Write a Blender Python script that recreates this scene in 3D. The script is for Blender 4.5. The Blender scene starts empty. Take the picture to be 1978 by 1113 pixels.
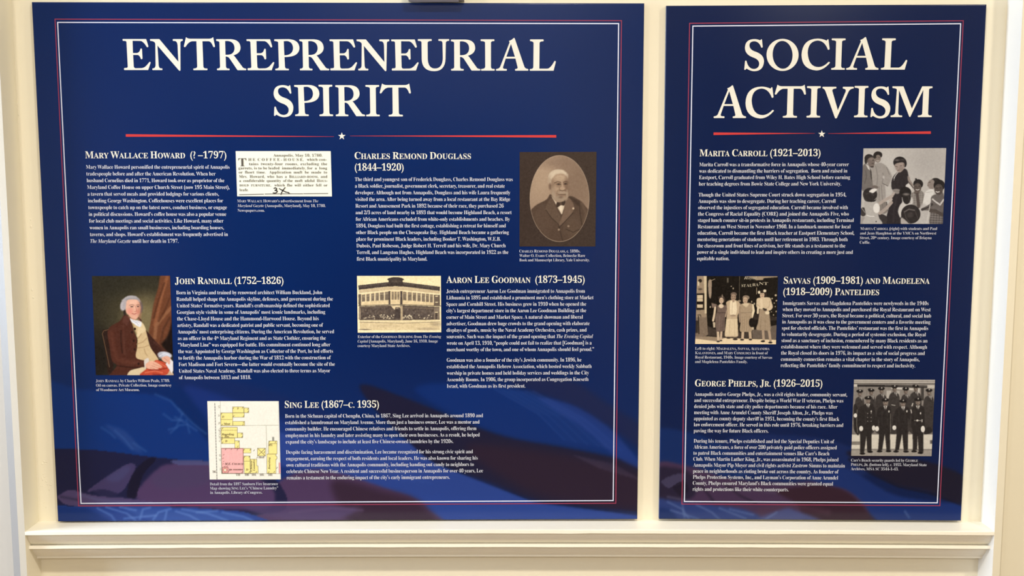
import bpy, math, random
import numpy as np

SC = bpy.context.scene
COL = SC.collection
# ------------------------------------------------------------------ camera
FW, FH = 1978, 1113
F = 2293.0                       # focal length in pixels of the 1978-wide frame
CX, CY = 984.5, 556.5
DIST, EYE = 2.8, 1.6
TILT = math.atan(0.1284)
cam = bpy.data.cameras.new('camera'); camo = bpy.data.objects.new('camera', cam); COL.objects.link(camo)
cam.sensor_fit = 'HORIZONTAL'; cam.sensor_width = 36.0; cam.lens = F / FW * 36.0
cam.shift_x = (FW / 2 - CX) / FW
camo.location = (0, -DIST, EYE); camo.rotation_euler = (math.pi / 2 - TILT, 0, 0)
cam.clip_start = 0.05
SC.camera = camo
SC.view_settings.view_transform = 'Standard'; SC.view_settings.look = 'None'
SC.view_settings.exposure = 0.0; SC.view_settings.gamma = 1.0; SC.view_settings.use_curve_mapping = False

def P(px, py, Y):
    """point on the vertical plane y = Y that the camera sees at pixel (px, py) of the frame"""
    a = (np.asarray(px, float) - CX) / F; b = -(np.asarray(py, float) - CY) / F
    dy = math.cos(TILT) + b * math.sin(TILT); dz = -math.sin(TILT) + b * math.cos(TILT)
    t = (Y + DIST) / dy
    return a * t, EYE + dz * t

# ------------------------------------------------------------------ light
world = bpy.data.worlds.new('world'); SC.world = world; world.use_nodes = True
world.node_tree.nodes['Background'].inputs[0].default_value = (1.0, 0.95, 0.88, 1)
world.node_tree.nodes['Background'].inputs[1].default_value = 0.10

def area(name, loc, rot, sx, sy, power, color):
    l = bpy.data.lights.new(name, 'AREA'); l.shape = 'RECTANGLE'; l.size = sx; l.size_y = sy
    l.energy = power; l.color = color
    o = bpy.data.objects.new(name, l); COL.objects.link(o); o.location = loc; o.rotation_euler = rot
    return o
WARM = (1.0, 0.92, 0.77)
CEIL = 2.75
area('ceiling_lamp_and_fill', (0.15, -1.70, CEIL - .06), (0, 0, 0), .13, .13, 37, WARM)
area('ceiling_lamp_and_fill', (1.75, -1.68, CEIL - .06), (0, 0, 0), .13, .13, 32, WARM)
area('ceiling_lamp_and_fill', (-1.25, -1.72, CEIL - .06), (0, 0, 0), .13, .13, 19, WARM)
area('ceiling_lamp_and_fill', (-0.3, -4.4, CEIL - .06), (0, 0, 0), 1.7, .5, 58, (1.0, 0.94, 0.85))  # added soft fill behind the camera, no known lamp
area('ceiling_lamp_and_fill', (1.78, -4.4, CEIL - .06), (0, 0, 0), .34, .6, 44, (1.0, 0.93, 0.82))  # added behind the camera to cast a haze column on the narrow panel
area('window_daylight', (-3.05, -.70, 1.55), (0, -math.pi / 2, 0), 1.5, .9, 110, (0.68, 0.82, 1.0))

# ------------------------------------------------------------------ helpers
def lin(c):
    c = np.asarray(c, float) / 255.0
    return np.where(c <= 0.04045, c / 12.92, ((c + 0.055) / 1.055) ** 2.4)
LIGHT = np.array([1.0, 0.955, 0.87])            # tint of the lamps on the boards

def ink(c):
    """albedo of a printed colour that looks like sRGB c under the lamps"""
    return np.clip(lin(c) / LIGHT * 0.85, 0.0008, 0.93)

def mat(name, color, rough=0.5, spec=0.5, bump=0.0, bscale=60.0, mottle=0.0):
    m = bpy.data.materials.new(name); m.use_nodes = True
    n = m.node_tree.nodes; l = m.node_tree.links; b = n['Principled BSDF']
    b.inputs['Base Color'].default_value = (*color, 1); b.inputs['Roughness'].default_value = rough
    b.inputs['Specular IOR Level'].default_value = spec
    if bump or mottle:
        tc = n.new('ShaderNodeTexCoord'); nz = n.new('ShaderNodeTexNoise')
        nz.inputs['Scale'].default_value = bscale; nz.inputs['Detail'].default_value = 4
        l.new(tc.outputs['Object'], nz.inputs['Vector'])
        if bump:
            bp = n.new('ShaderNodeBump'); bp.inputs['Strength'].default_value = bump; bp.inputs['Distance'].default_value = 0.004
            l.new(nz.outputs[0], bp.inputs['Height']); l.new(bp.outputs[0], b.inputs['Normal'])
        if mottle:
            rp = n.new('ShaderNodeMixRGB'); rp.blend_type = 'MIX'
            rp.inputs[1].default_value = (*color, 1); rp.inputs[2].default_value = (*[v * (1 - mottle) for v in color], 1)
            l.new(nz.outputs[0], rp.inputs[0]); l.new(rp.outputs[0], b.inputs['Base Color'])
    return m

def mat_print(name, rough=0.22, spec=0.24):
    m = bpy.data.materials.new(name); m.use_nodes = True
    n = m.node_tree.nodes; l = m.node_tree.links; b = n['Principled BSDF']
    a = n.new('ShaderNodeAttribute'); a.attribute_name = 'ink'
    l.new(a.outputs['Color'], b.inputs['Base Color'])
    b.inputs['Roughness'].default_value = rough; b.inputs['Specular IOR Level'].default_value = spec
    return m

def link_mesh(name, verts, faces, m, parent=None, smooth=False):
    me = bpy.data.meshes.new(name); me.from_pydata([tuple(v) for v in verts], [], [tuple(f) for f in faces]); me.update()
    me.materials.append(m)
    if smooth:
        me.polygons.foreach_set('use_smooth', [True] * len(me.polygons))
    o = bpy.data.objects.new(name, me); COL.objects.link(o)
    if parent is not None: o.parent = parent
    return o

def struct(o):
    o['kind'] = 'structure'; return o

def tag(o, label, cat=None, group=None):
    o['label'] = label
    if cat: o['category'] = cat
    if group: o['group'] = group
    return o

def boxes(name, bl, m, parent=None):
    V, Fc = [], []
    for (x0, x1, y0, y1, z0, z1) in bl:
        k = len(V)
        V += [(x, y, z) for z in (z0, z1) for (x, y) in ((x0, y0), (x1, y0), (x1, y1), (x0, y1))]
        Fc += [(k, k + 3, k + 2, k + 1), (k + 4, k + 5, k + 6, k + 7)] + [(k + i, k + (i + 1) % 4, k + 4 + (i + 1) % 4, k + 4 + i) for i in range(4)]
    return link_mesh(name, V, Fc, m, parent)

# ------------------------------------------------------------------ the room
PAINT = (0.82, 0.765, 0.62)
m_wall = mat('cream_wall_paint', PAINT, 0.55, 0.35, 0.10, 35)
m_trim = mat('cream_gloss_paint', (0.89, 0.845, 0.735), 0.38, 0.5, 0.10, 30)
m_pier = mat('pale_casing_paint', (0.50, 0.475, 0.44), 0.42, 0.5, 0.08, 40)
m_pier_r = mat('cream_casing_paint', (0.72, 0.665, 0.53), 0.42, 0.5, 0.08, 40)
m_daylit_cheek = mat('daylit_cheek_paint', (0.86, 0.86, 0.85), 0.38, 0.5, 0.08, 40)  # right cheek: part of the daylight is put into this whiter colour
m_strip = mat('ivory_casing_paint', (0.56, 0.525, 0.46), 0.42, 0.5, 0.08, 40)
m_bevel = mat('shaded_bevel_paint', (0.25, 0.23, 0.215), 0.42, 0.5, 0.08, 40)  # shade put into the bevel's colour, keeps it dim beside the window
m_ceil = mat('white_ceiling_paint', (0.85, 0.83, 0.78), 0.8, 0.2, 0.05, 50)
m_floor = mat('dark_floor_boards', (0.24, 0.17, 0.12), 0.45, 0.4, 0.1, 20, 0.4)
m_dark = mat('dark_brown_door_paint', (0.035, 0.028, 0.03), 0.5, 0.4, 0.05, 20)
m_glass = mat('window_glass', (0.9, 0.95, 1.0), 0.05, 0.5)
m_glass.node_tree.nodes['Principled BSDF'].inputs['Transmission Weight'].default_value = 1.0
m_soil = mat('dark_skirting_paint', (0.55, 0.5, 0.42), 0.5)

XL = float(P(75, 1006, 0)[0]); XR = float(P(1894, 1004, 0)[0])
# depth of the alcove: the cheek's front edge is seen at (48, 1030)
ys = np.linspace(-.2, 0, 2001); xs = P(48, 1029, ys)[0]
DEP = -float(ys[np.argmin(abs(xs - XL))])
print('alcove', XL, XR, DEP)
RX0, RX1, RY0 = -3.1, 3.3, -6.2
struct(boxes('wall_alcove', [(XL, XR, 0.0, 0.12, 0, CEIL)], m_wall))

def prism(name, poly, z0, z1, mats, which):
    n = len(poly)
    V = [(x, y, z0) for x, y in poly] + [(x, y, z1) for x, y in poly]
    Fc = [tuple(range(n))[::-1], tuple(range(n, 2 * n))] + [(i, (i + 1) % n, n + (i + 1) % n, n + i) for i in range(n)]
    o = link_mesh(name, V, Fc, mats[0])
    for k in mats[1:]: o.data.materials.append(k)
    for i, k in which.items(): o.data.polygons[2 + i].material_index = k
    return struct(o)
U = DIST / F
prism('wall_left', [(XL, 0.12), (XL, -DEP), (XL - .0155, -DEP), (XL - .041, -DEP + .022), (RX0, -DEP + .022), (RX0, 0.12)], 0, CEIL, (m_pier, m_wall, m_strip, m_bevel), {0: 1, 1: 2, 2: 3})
prism('wall_right', [(XR, 0.12), (RX1, 0.12), (RX1, -DEP + .012), (XR + .0215, -DEP + .012), (XR + .0175, -DEP), (XR, -DEP)], 0, CEIL, (m_pier_r, m_daylit_cheek), {5: 1})
struct(boxes('floor', [(RX0, RX1, RY0, 0.12, -.1, 0)], m_floor))
struct(boxes('ceiling', [(RX0, RX1, RY0, 0.12, CEIL, CEIL + .1)], m_ceil))
struct(boxes('wall_east', [(RX1, RX1 + .1, RY0, 0.12, 0, CEIL)], m_wall))
# wall with the window that lets the daylight in
wy0, wy1, wz0, wz1 = -1.25, -.15, .75, 2.35
struct(boxes('wall_west', [(RX0 - .1, RX0, RY0, wy0, 0, CEIL), (RX0 - .1, RX0, wy1, 0.12, 0, CEIL),
                           (RX0 - .1, RX0, wy0, wy1, 0, wz0), (RX0 - .1, RX0, wy0, wy1, wz1, CEIL)], m_wall))
w1 = struct(boxes('window_1', [(RX0 - .09, RX0 - .02, wy0, wy0 + .05, wz0, wz1), (RX0 - .09, RX0 - .02, wy1 - .05, wy1, wz0, wz1),
                               (RX0 - .09, RX0 - .02, wy0, wy1, wz0, wz0 + .05), (RX0 - .09, RX0 - .02, wy0, wy1, wz1 - .05, wz1),
                               (RX0 - .08, RX0 - .03, wy0, wy1, 1.52, 1.57)], m_trim))
boxes('pane', [(RX0 - .06, RX0 - .055, wy0 + .05, wy1 - .05, wz0 + .05, wz1 - .05)], m_glass, w1)
# the far side of the room, behind the camera: pale wall, dark doors added to shape the panels' soft reflections
DOORS = [(-2.5, 0.40, 1.72), (1.05, 1.9, 2.6), (2.5, 3.25, 2.6)]
wb = []; x = RX0
for (a, b, h) in DOORS:
    wb += [(x, a, RY0 - .1, RY0, 0, CEIL), (a, b, RY0 - .1, RY0, h, CEIL)]; x = b
wb.append((x, RX1, RY0 - .1, RY0, 0, CEIL))
struct(boxes('wall_rear', wb, m_wall))
for i, (a, b, h) in enumerate(DOORS):
    d = struct(boxes('door_%d' % (i + 1), [(a, b, RY0 - .09, RY0 - .04, 0, h)], m_dark))
    boxes('door_handle', [(b - .1, b - .07, RY0 - .04, RY0 - .01, .95, 1.08)], m_soil, d)

# the moulded sill across the alcove (slightly crowned)
def zat(y, Y): return float(P(CX, y, Y)[1])
prof = [(0, zat(1005.5, 0)), (-DEP + .004, zat(1024.5, -DEP + .004)), (-DEP, zat(1026.2, -DEP)), (-DEP, zat(1032.3, -DEP)), (-DEP + .010, zat(1033.2, -DEP + .01))]
zt, zb = zat(1034, -DEP + .014), zat(1051.2, -DEP + .034)
for i in range(7):
    t = i / 6.0
    prof.append((-DEP + .014 + .020 * (1 - math.cos(t * math.pi / 2)), zt + (zb - zt) * math.sin(t * math.pi / 2) if 0 else zt + (zb - zt) * t))
prof += [(-DEP + .019, zat(1052.8, -DEP + .019)), (-DEP + .018, zat(1058.6, -DEP + .018)), (-DEP + .036, zat(1059.6, -DEP + .036))]
zt, zb = zat(1060, -DEP + .040), zat(1074, -DEP + .060)
for i in range(6):
    t = i / 5.0
    prof.append((-DEP + .040 + .022 * t ** 1.4, zt + (zb - zt) * t))
prof += [(-DEP + .061, zat(1077, -DEP + .061)), (0, zat(1077, -DEP + .061) - .001)]
NX = 48; V = []; Fc = []; n = len(prof)
rng = np.random.RandomState(4)
for i in range(NX + 1):
    u = i / NX; x = XL + (XR - XL) * u; cr = .0045 * (1 - (2 * u - 1) ** 2) - .0025
    for k, (y, z) in enumerate(prof):
        w = rng.normal(0, .0003) if k in (2, 3, 13) else 0
        V.append((x, y, z + cr + w))
for i in range(NX):
    for k in range(n):
        a = i * n + k; b = i * n + (k + 1) % n
        Fc.append((a, b, b + n, a + n))
Fc += [tuple(range(n))[::-1], tuple(NX * n + k for k in range(n))]
struct(link_mesh('trim_1', V, Fc, m_trim))
# little blobs of old paint on the alcove's edges
def blobs(name, pts, m):
    V, Fc = [], []
    for (px, py, Y, sx, sz) in pts:
        X, Z = P(px, py, Y); k = len(V); V.append((X, Y - .002, Z))
        for j in range(8):
            an = j * math.pi / 4; V.append((X + math.cos(an) * sx, Y + .0005, Z + math.sin(an) * sz))
        Fc += [(k, k + 1 + j, k + 1 + (j + 1) % 8) for j in range(8)]
    return struct(link_mesh(name, V, Fc, m, None, True))
rng = np.random.RandomState(2)
pts = [(33, 202, 0, .004, .003), (36, 222, 0, .002, .003), (59, 424, 0, .002, .004), (60, 438, 0, .003, .006), (62, 560, 0, .003, .005), (64, 575, 0, .003, .004)]
for k in range(22):
    pts.append((rng.uniform(76, 100), rng.uniform(890, 985), 0, rng.uniform(.0012, .003), rng.uniform(.0015, .004)))
blobs('trim_2', pts, m_wall)
# ------------------------------------------------------------------ painting of printed pictures
def inside(pts, X, Y):
    c = np.zeros(X.shape, bool); n = len(pts)
    for i in range(n):
        x0, y0 = pts[i]; x1, y1 = pts[(i + 1) % n]
        if y0 == y1: continue
        c ^= ((y0 > Y) != (y1 > Y)) & (X < (x1 - x0) * (Y - y0) / (y1 - y0) + x0)
    return c

def smooth_closed(pts, k=6):
    p = np.asarray(pts, float); n = len(p); out = []
    for i in range(n):
        a, b, c, d = p[i - 1], p[i], p[(i + 1) % n], p[(i + 2) % n]
        for t in np.arange(k) / k:
            out.append(.5 * ((2 * b) + (c - a) * t + (2 * a - 5 * b + 4 * c - d) * t * t + (3 * b - a - 3 * c + d) * t ** 3))
    return np.array(out)

def box1(a, r, ax):
    if r < 1: return a
    pad = [(0, 0), (0, 0)]; pad[ax] = (r + 1, r)
    c = np.cumsum(np.pad(a, pad, mode='edge'), axis=ax); n = a.shape[ax]
    hi = np.take(c, np.arange(2 * r + 1, 2 * r + 1 + n), axis=ax); lo = np.take(c, np.arange(0, n), axis=ax)
    return (hi - lo) / (2 * r + 1)

def blur(a, r):
    r = int(round(r))
    for _ in range(2):
        a = box1(box1(a, r, 0), r, 1)
    return a

class Canvas:
    def __init__(s, x0, y0, x1, y1, step, base):
        s.x0, s.y0, s.step = x0, y0, step
        s.xs = np.arange(x0, x1 + step, step); s.ys = np.arange(y0, y1 + step, step)
        s.X, s.Y = np.meshgrid(s.xs, s.ys); s.im = np.zeros(s.X.shape + (3,)); s.im[:] = base
    k = 1.0
    def win(s, xa, ya, xb, yb):
        i0 = max(0, int((ya - s.y0) / s.step)); i1 = min(len(s.ys), int((yb - s.y0) / s.step) + 2)
        j0 = max(0, int((xa - s.x0) / s.step)); j1 = min(len(s.xs), int((xb - s.x0) / s.step) + 2)
        return slice(i0, i1), slice(j0, j1)
    def put(s, w, m, col, a):
        m = (m * a)[..., None]; s.im[w] = s.im[w] * (1 - m) + np.asarray(col, float) * m
    def poly(s, pts, col, a=1.0, soft=4, curve=False):
        soft = soft * s.k if soft < 60 else soft
        p = smooth_closed(pts) if curve else np.asarray(pts, float)
        mg = soft * 2.5 + s.step
        w = s.win(p[:, 0].min() - mg, p[:, 1].min() - mg, p[:, 0].max() + mg, p[:, 1].max() + mg)
        X = s.X[w]
        if X.size == 0: return
        m = inside(p, X, s.Y[w]).astype(float)
        s.put(w, blur(m, soft / s.step / 2), col, a)
    def cpoly(s, pts, col, a=1.0, soft=4): s.poly(pts, col, a, soft, True)
    def ell(s, cx, cy, rx, ry, col, a=1.0, soft=5, rot=0):
        R = max(rx, ry) + soft * 2
        w = s.win(cx - R, cy - R, cx + R, cy + R); X = s.X[w] - cx; Y = s.Y[w] - cy
        if X.size == 0: return
        c, sn = math.cos(math.radians(rot)), math.sin(math.radians(rot))
        u = X * c + Y * sn; v = -X * sn + Y * c
        d = (np.sqrt((u / rx) ** 2 + (v / ry) ** 2) - 1) * min(rx, ry)
        s.put(w, np.clip(.5 - d / max(soft, .1), 0, 1), col, a)
    def line(s, pts, width, col, a=1.0, soft=4):
        p = np.asarray(pts, float); mg = width + soft * 2
        w = s.win(p[:, 0].min() - mg, p[:, 1].min() - mg, p[:, 0].max() + mg, p[:, 1].max() + mg); X = s.X[w]; Y = s.Y[w]
        if X.size == 0: return
        d = np.full(X.shape, 1e9)
        for (x0, y0), (x1, y1) in zip(p[:-1], p[1:]):
            L = (x1 - x0) ** 2 + (y1 - y0) ** 2 + 1e-9
            t = np.clip(((X - x0) * (x1 - x0) + (Y - y0) * (y1 - y0)) / L, 0, 1)
            d = np.minimum(d, np.hypot(X - x0 - t * (x1 - x0), Y - y0 - t * (y1 - y0)))
        s.put(w, np.clip(.5 - (d - width / 2) / max(soft, .1), 0, 1), col, a)
    def rect(s, x0, y0, x1, y1, col, a=1.0, soft=3): s.poly([(x0, y0), (x1, y0), (x1, y1), (x0, y1)], col, a, soft)
    def noise(s, amp, r, seed=0):
        n = np.random.RandomState(seed).normal(0, 1, s.X.shape); n = blur(n, r / s.step); n /= n.std() + 1e-9
        s.im = np.clip(s.im + (n * amp)[..., None], 0, 255)
    def get(s, x, y):
        fx = np.clip((x - s.x0) / s.step, 0, len(s.xs) - 1.001); fy = np.clip((y - s.y0) / s.step, 0, len(s.ys) - 1.001)
        j = fx.astype(int); i = fy.astype(int); u = (fx - j)[..., None]; v = (fy - i)[..., None]
        return (s.im[i, j] * (1 - u) + s.im[i, j + 1] * u) * (1 - v) + (s.im[i + 1, j] * (1 - u) + s.im[i + 1, j + 1] * u) * v

def grid_mesh(name, corners_px, colour_of, Y, spacing, m, parent, sides=0.0):
    """flat grid on the plane y = Y over a pixel quadrilateral; colour_of(px, py) -> sRGB"""
    (ax, ay), (bx, by), (cx, cy), (dx, dy) = corners_px
    nx = int(max(abs(bx - ax), abs(cx - dx)) / spacing) + 2; ny = int(max(abs(dy - ay), abs(cy - by)) / spacing) + 2
    u, v = np.meshgrid(np.linspace(0, 1, nx), np.linspace(0, 1, ny))
    px = (ax * (1 - u) + bx * u) * (1 - v) + (dx * (1 - u) + cx * u) * v
    py = (ay * (1 - u) + by * u) * (1 - v) + (dy * (1 - u) + cy * u) * v
    X, Z = P(px, py, Y)
    co = np.stack([X.ravel(), np.full(X.size, Y), Z.ravel()], 1)
    idx = np.arange(nx * ny).reshape(ny, nx)
    q = np.stack([idx[1:, :-1], idx[1:, 1:], idx[:-1, 1:], idx[:-1, :-1]], -1).reshape(-1, 4)
    rgb = ink(colour_of(px, py)).reshape(-1, 3)
    if sides:
        k = len(co)
        ring = np.concatenate([idx[0, :-1], idx[:-1, -1], idx[-1, ::-1][:-1], idx[::-1, 0][:-1]])
        back = co[ring].copy(); back[:, 1] = Y + sides; n = len(ring); b = np.arange(n) + k
        nxt = np.roll(np.arange(n), -1)
        q = np.concatenate([q, np.stack([ring, ring[nxt], b[nxt], b], 1)])
        c4 = [k, k + nx - 1, k + nx - 1 + ny - 1, k + 2 * (nx - 1) + ny - 1]
        q = np.concatenate([q, [c4]])
        co = np.concatenate([co, back]); rgb = np.concatenate([rgb, np.tile(ink((205, 200, 190)), (n, 1))])
    me = bpy.data.meshes.new(name)
    me.vertices.add(len(co)); me.vertices.foreach_set('co', co.astype(np.float32).ravel())
    me.loops.add(q.size); me.loops.foreach_set('vertex_index', q.astype(np.int32).ravel())
    me.polygons.add(len(q)); me.polygons.foreach_set('loop_start', np.arange(0, q.size, 4, dtype=np.int32))
    at = me.attributes.new('ink', 'FLOAT_COLOR', 'POINT')
    at.data.foreach_set('color', np.concatenate([rgb, np.ones((len(co), 1))], 1).astype(np.float32).ravel())
    me.update(calc_edges=True); me.validate()
    me.materials.append(m)
    o = bpy.data.objects.new(name, me); COL.objects.link(o)
    if parent is not None: o.parent = parent
    return o

# ------------------------------------------------------------------ lettering
BOLD_U, BOLD_L, BOLD_D, IT_U, IT_L = 0x1d400, 0x1d41a, 0x1d7ce, 0x1d468, 0x1d482
def code(ch, italic=False):
    if 'A' <= ch <= 'Z': return chr((IT_U if italic else BOLD_U) + ord(ch) - 65)
    if 'a' <= ch <= 'z': return chr((IT_L if italic else BOLD_L) + ord(ch) - 97)
    if '0' <= ch <= '9': return chr(BOLD_D + ord(ch) - 48)
    return ch

GLW = {}
def load_glyphs(chars, weight, offset):
    GL = GLW[weight] = {}
    tmp = []
    ref = chr(BOLD_U + 8)
    for c in [''] + sorted(chars):
        for body in ((ref,) if c == '' else (c, c + ref)):
            cu = bpy.data.curves.new('tmp', 'FONT'); cu.body = body; cu.resolution_u = 2; cu.offset = offset if c.isalnum() and ord(c) > 0x1d000 else .004
            o = bpy.data.objects.new('tmp', cu); COL.objects.link(o); tmp.append((c, body, o))
    bpy.context.view_layer.update(); dg = bpy.context.evaluated_depsgraph_get()
    rmax = 0
    for c, body, o in tmp:
        ev = o.evaluated_get(dg); me = ev.to_mesh()
        v = np.zeros(len(me.vertices) * 3); me.vertices.foreach_get('co', v); v = v.reshape(-1, 3)[:, :2].copy()
        f = [tuple(p.vertices) for p in me.polygons]
        ev.to_mesh_clear()
        if c == '': rmax = v[:, 0].max(); GL['cap'] = v[:, 1].max()
        elif body == c: GL[c] = [v, f, 0]
        else: GL[c][2] = v[:, 0].max() - rmax
    for c, body, o in tmp:
        d = o.data; bpy.data.objects.remove(o); bpy.data.curves.remove(d)

def layout(s, track=0.0, weight='bold'):
    """markup: {Name} = small capitals, _x_ = italic, ^x^ = raised"""
    GL = GLW[weight]
    V, Fc = [], []; x = 0.0; sc = it = up = False; k = 0; cap = GL['cap']
    for ch in s:
        if ch == '{': sc = True; continue
        if ch == '}': sc = False; continue
        if ch == '_': it = not it; continue
        if ch == '^': up = not up; continue
        if ch == ' ': x += .225 + track; continue
        g = 1.0; dy = 0.0
        if sc and ch.islower(): ch = ch.upper(); g = .78
        if up: g = .55; dy = cap * .42
        v, f, adv = GL[code(ch, it)]
        if len(v):
            V.append(v * g + (x, dy)); Fc += [tuple(i + k for i in t) for t in f]; k += len(v)
        x += adv * g + track
    return (np.concatenate(V) if V else np.zeros((0, 2))), Fc

SLOPE = [((5, .0025), (1005, -.0045)), ((10, -.005), (1005, .0065))]
def slope(panel, y):
    (a, sa), (b, sb) = SLOPE[panel]; return sa + (sb - sa) * (y - a) / (b - a)

def text_block(name, lines, cap_px, Y, m, parent, panel, track=0.0, weight='book', extra=()):
    """lines: (text, left px, baseline px at left, right px)"""
    GL = GLW[weight]
    V, Fc, k = [], [], 0
    for (s, xl, yl, xr) in lines:
        v, f = layout(s, track, weight)
        yr = yl + slope(panel, yl) * (xr - xl)
        ax, az = P(xl, yl, Y); bx, bz = P(xr, yr, Y)
        d = np.array([bx - ax, bz - az]); L = np.hypot(*d); d /= L; nrm = np.array([-d[1], d[0]])
        a0, a1 = v[:, 0].min(), v[:, 0].max()
        sx = L / (a1 - a0)
        sy = (P(xl, yl - 1, Y)[1] - az) * cap_px / GL['cap']
        p = np.array([ax, az]) + ((v[:, :1] - a0) * sx) * d + (v[:, 1:] * sy) * nrm
        V.append(np.stack([p[:, 0], np.full(len(p), Y), p[:, 1]], 1)); Fc += [tuple(i + k for i in t) for t in f]; k += len(v)
    for v, f in extra:
        V.append(v); Fc += [tuple(i + k for i in t) for t in f]; k += len(v)
    return link_mesh(name, np.concatenate(V), Fc, m, parent)

def para(lines, x0, y0, xn, yn):
    n = len(lines)
    return [(s, x0 + (xn - x0) * i / max(1, n - 1), y0 + (yn - y0) * i / max(1, n - 1), r) for i, (s, r) in enumerate(lines)]

# title capitals: outlines traced as on/off-curve points; ('~', x, y) = off-curve
def O(s):
    out = []
    for part in s.split('|'):
        pts = []
        for t in part.split():
            off = t[0] == '~'
            x, y = t.lstrip('~').split(','); pts.append((float(x), float(y), off))
        out.append(pts)
    return out
def ellpts(cx, cy, rx, ry, rot=0, n=48):
    c, s = math.cos(math.radians(rot)), math.sin(math.radians(rot))
    return [(cx + rx * math.cos(a) * c - ry * math.sin(a) * s, cy + rx * math.cos(a) * s + ry * math.sin(a) * c, False) for a in np.linspace(0, 2 * math.pi, n, endpoint=False)]
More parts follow.
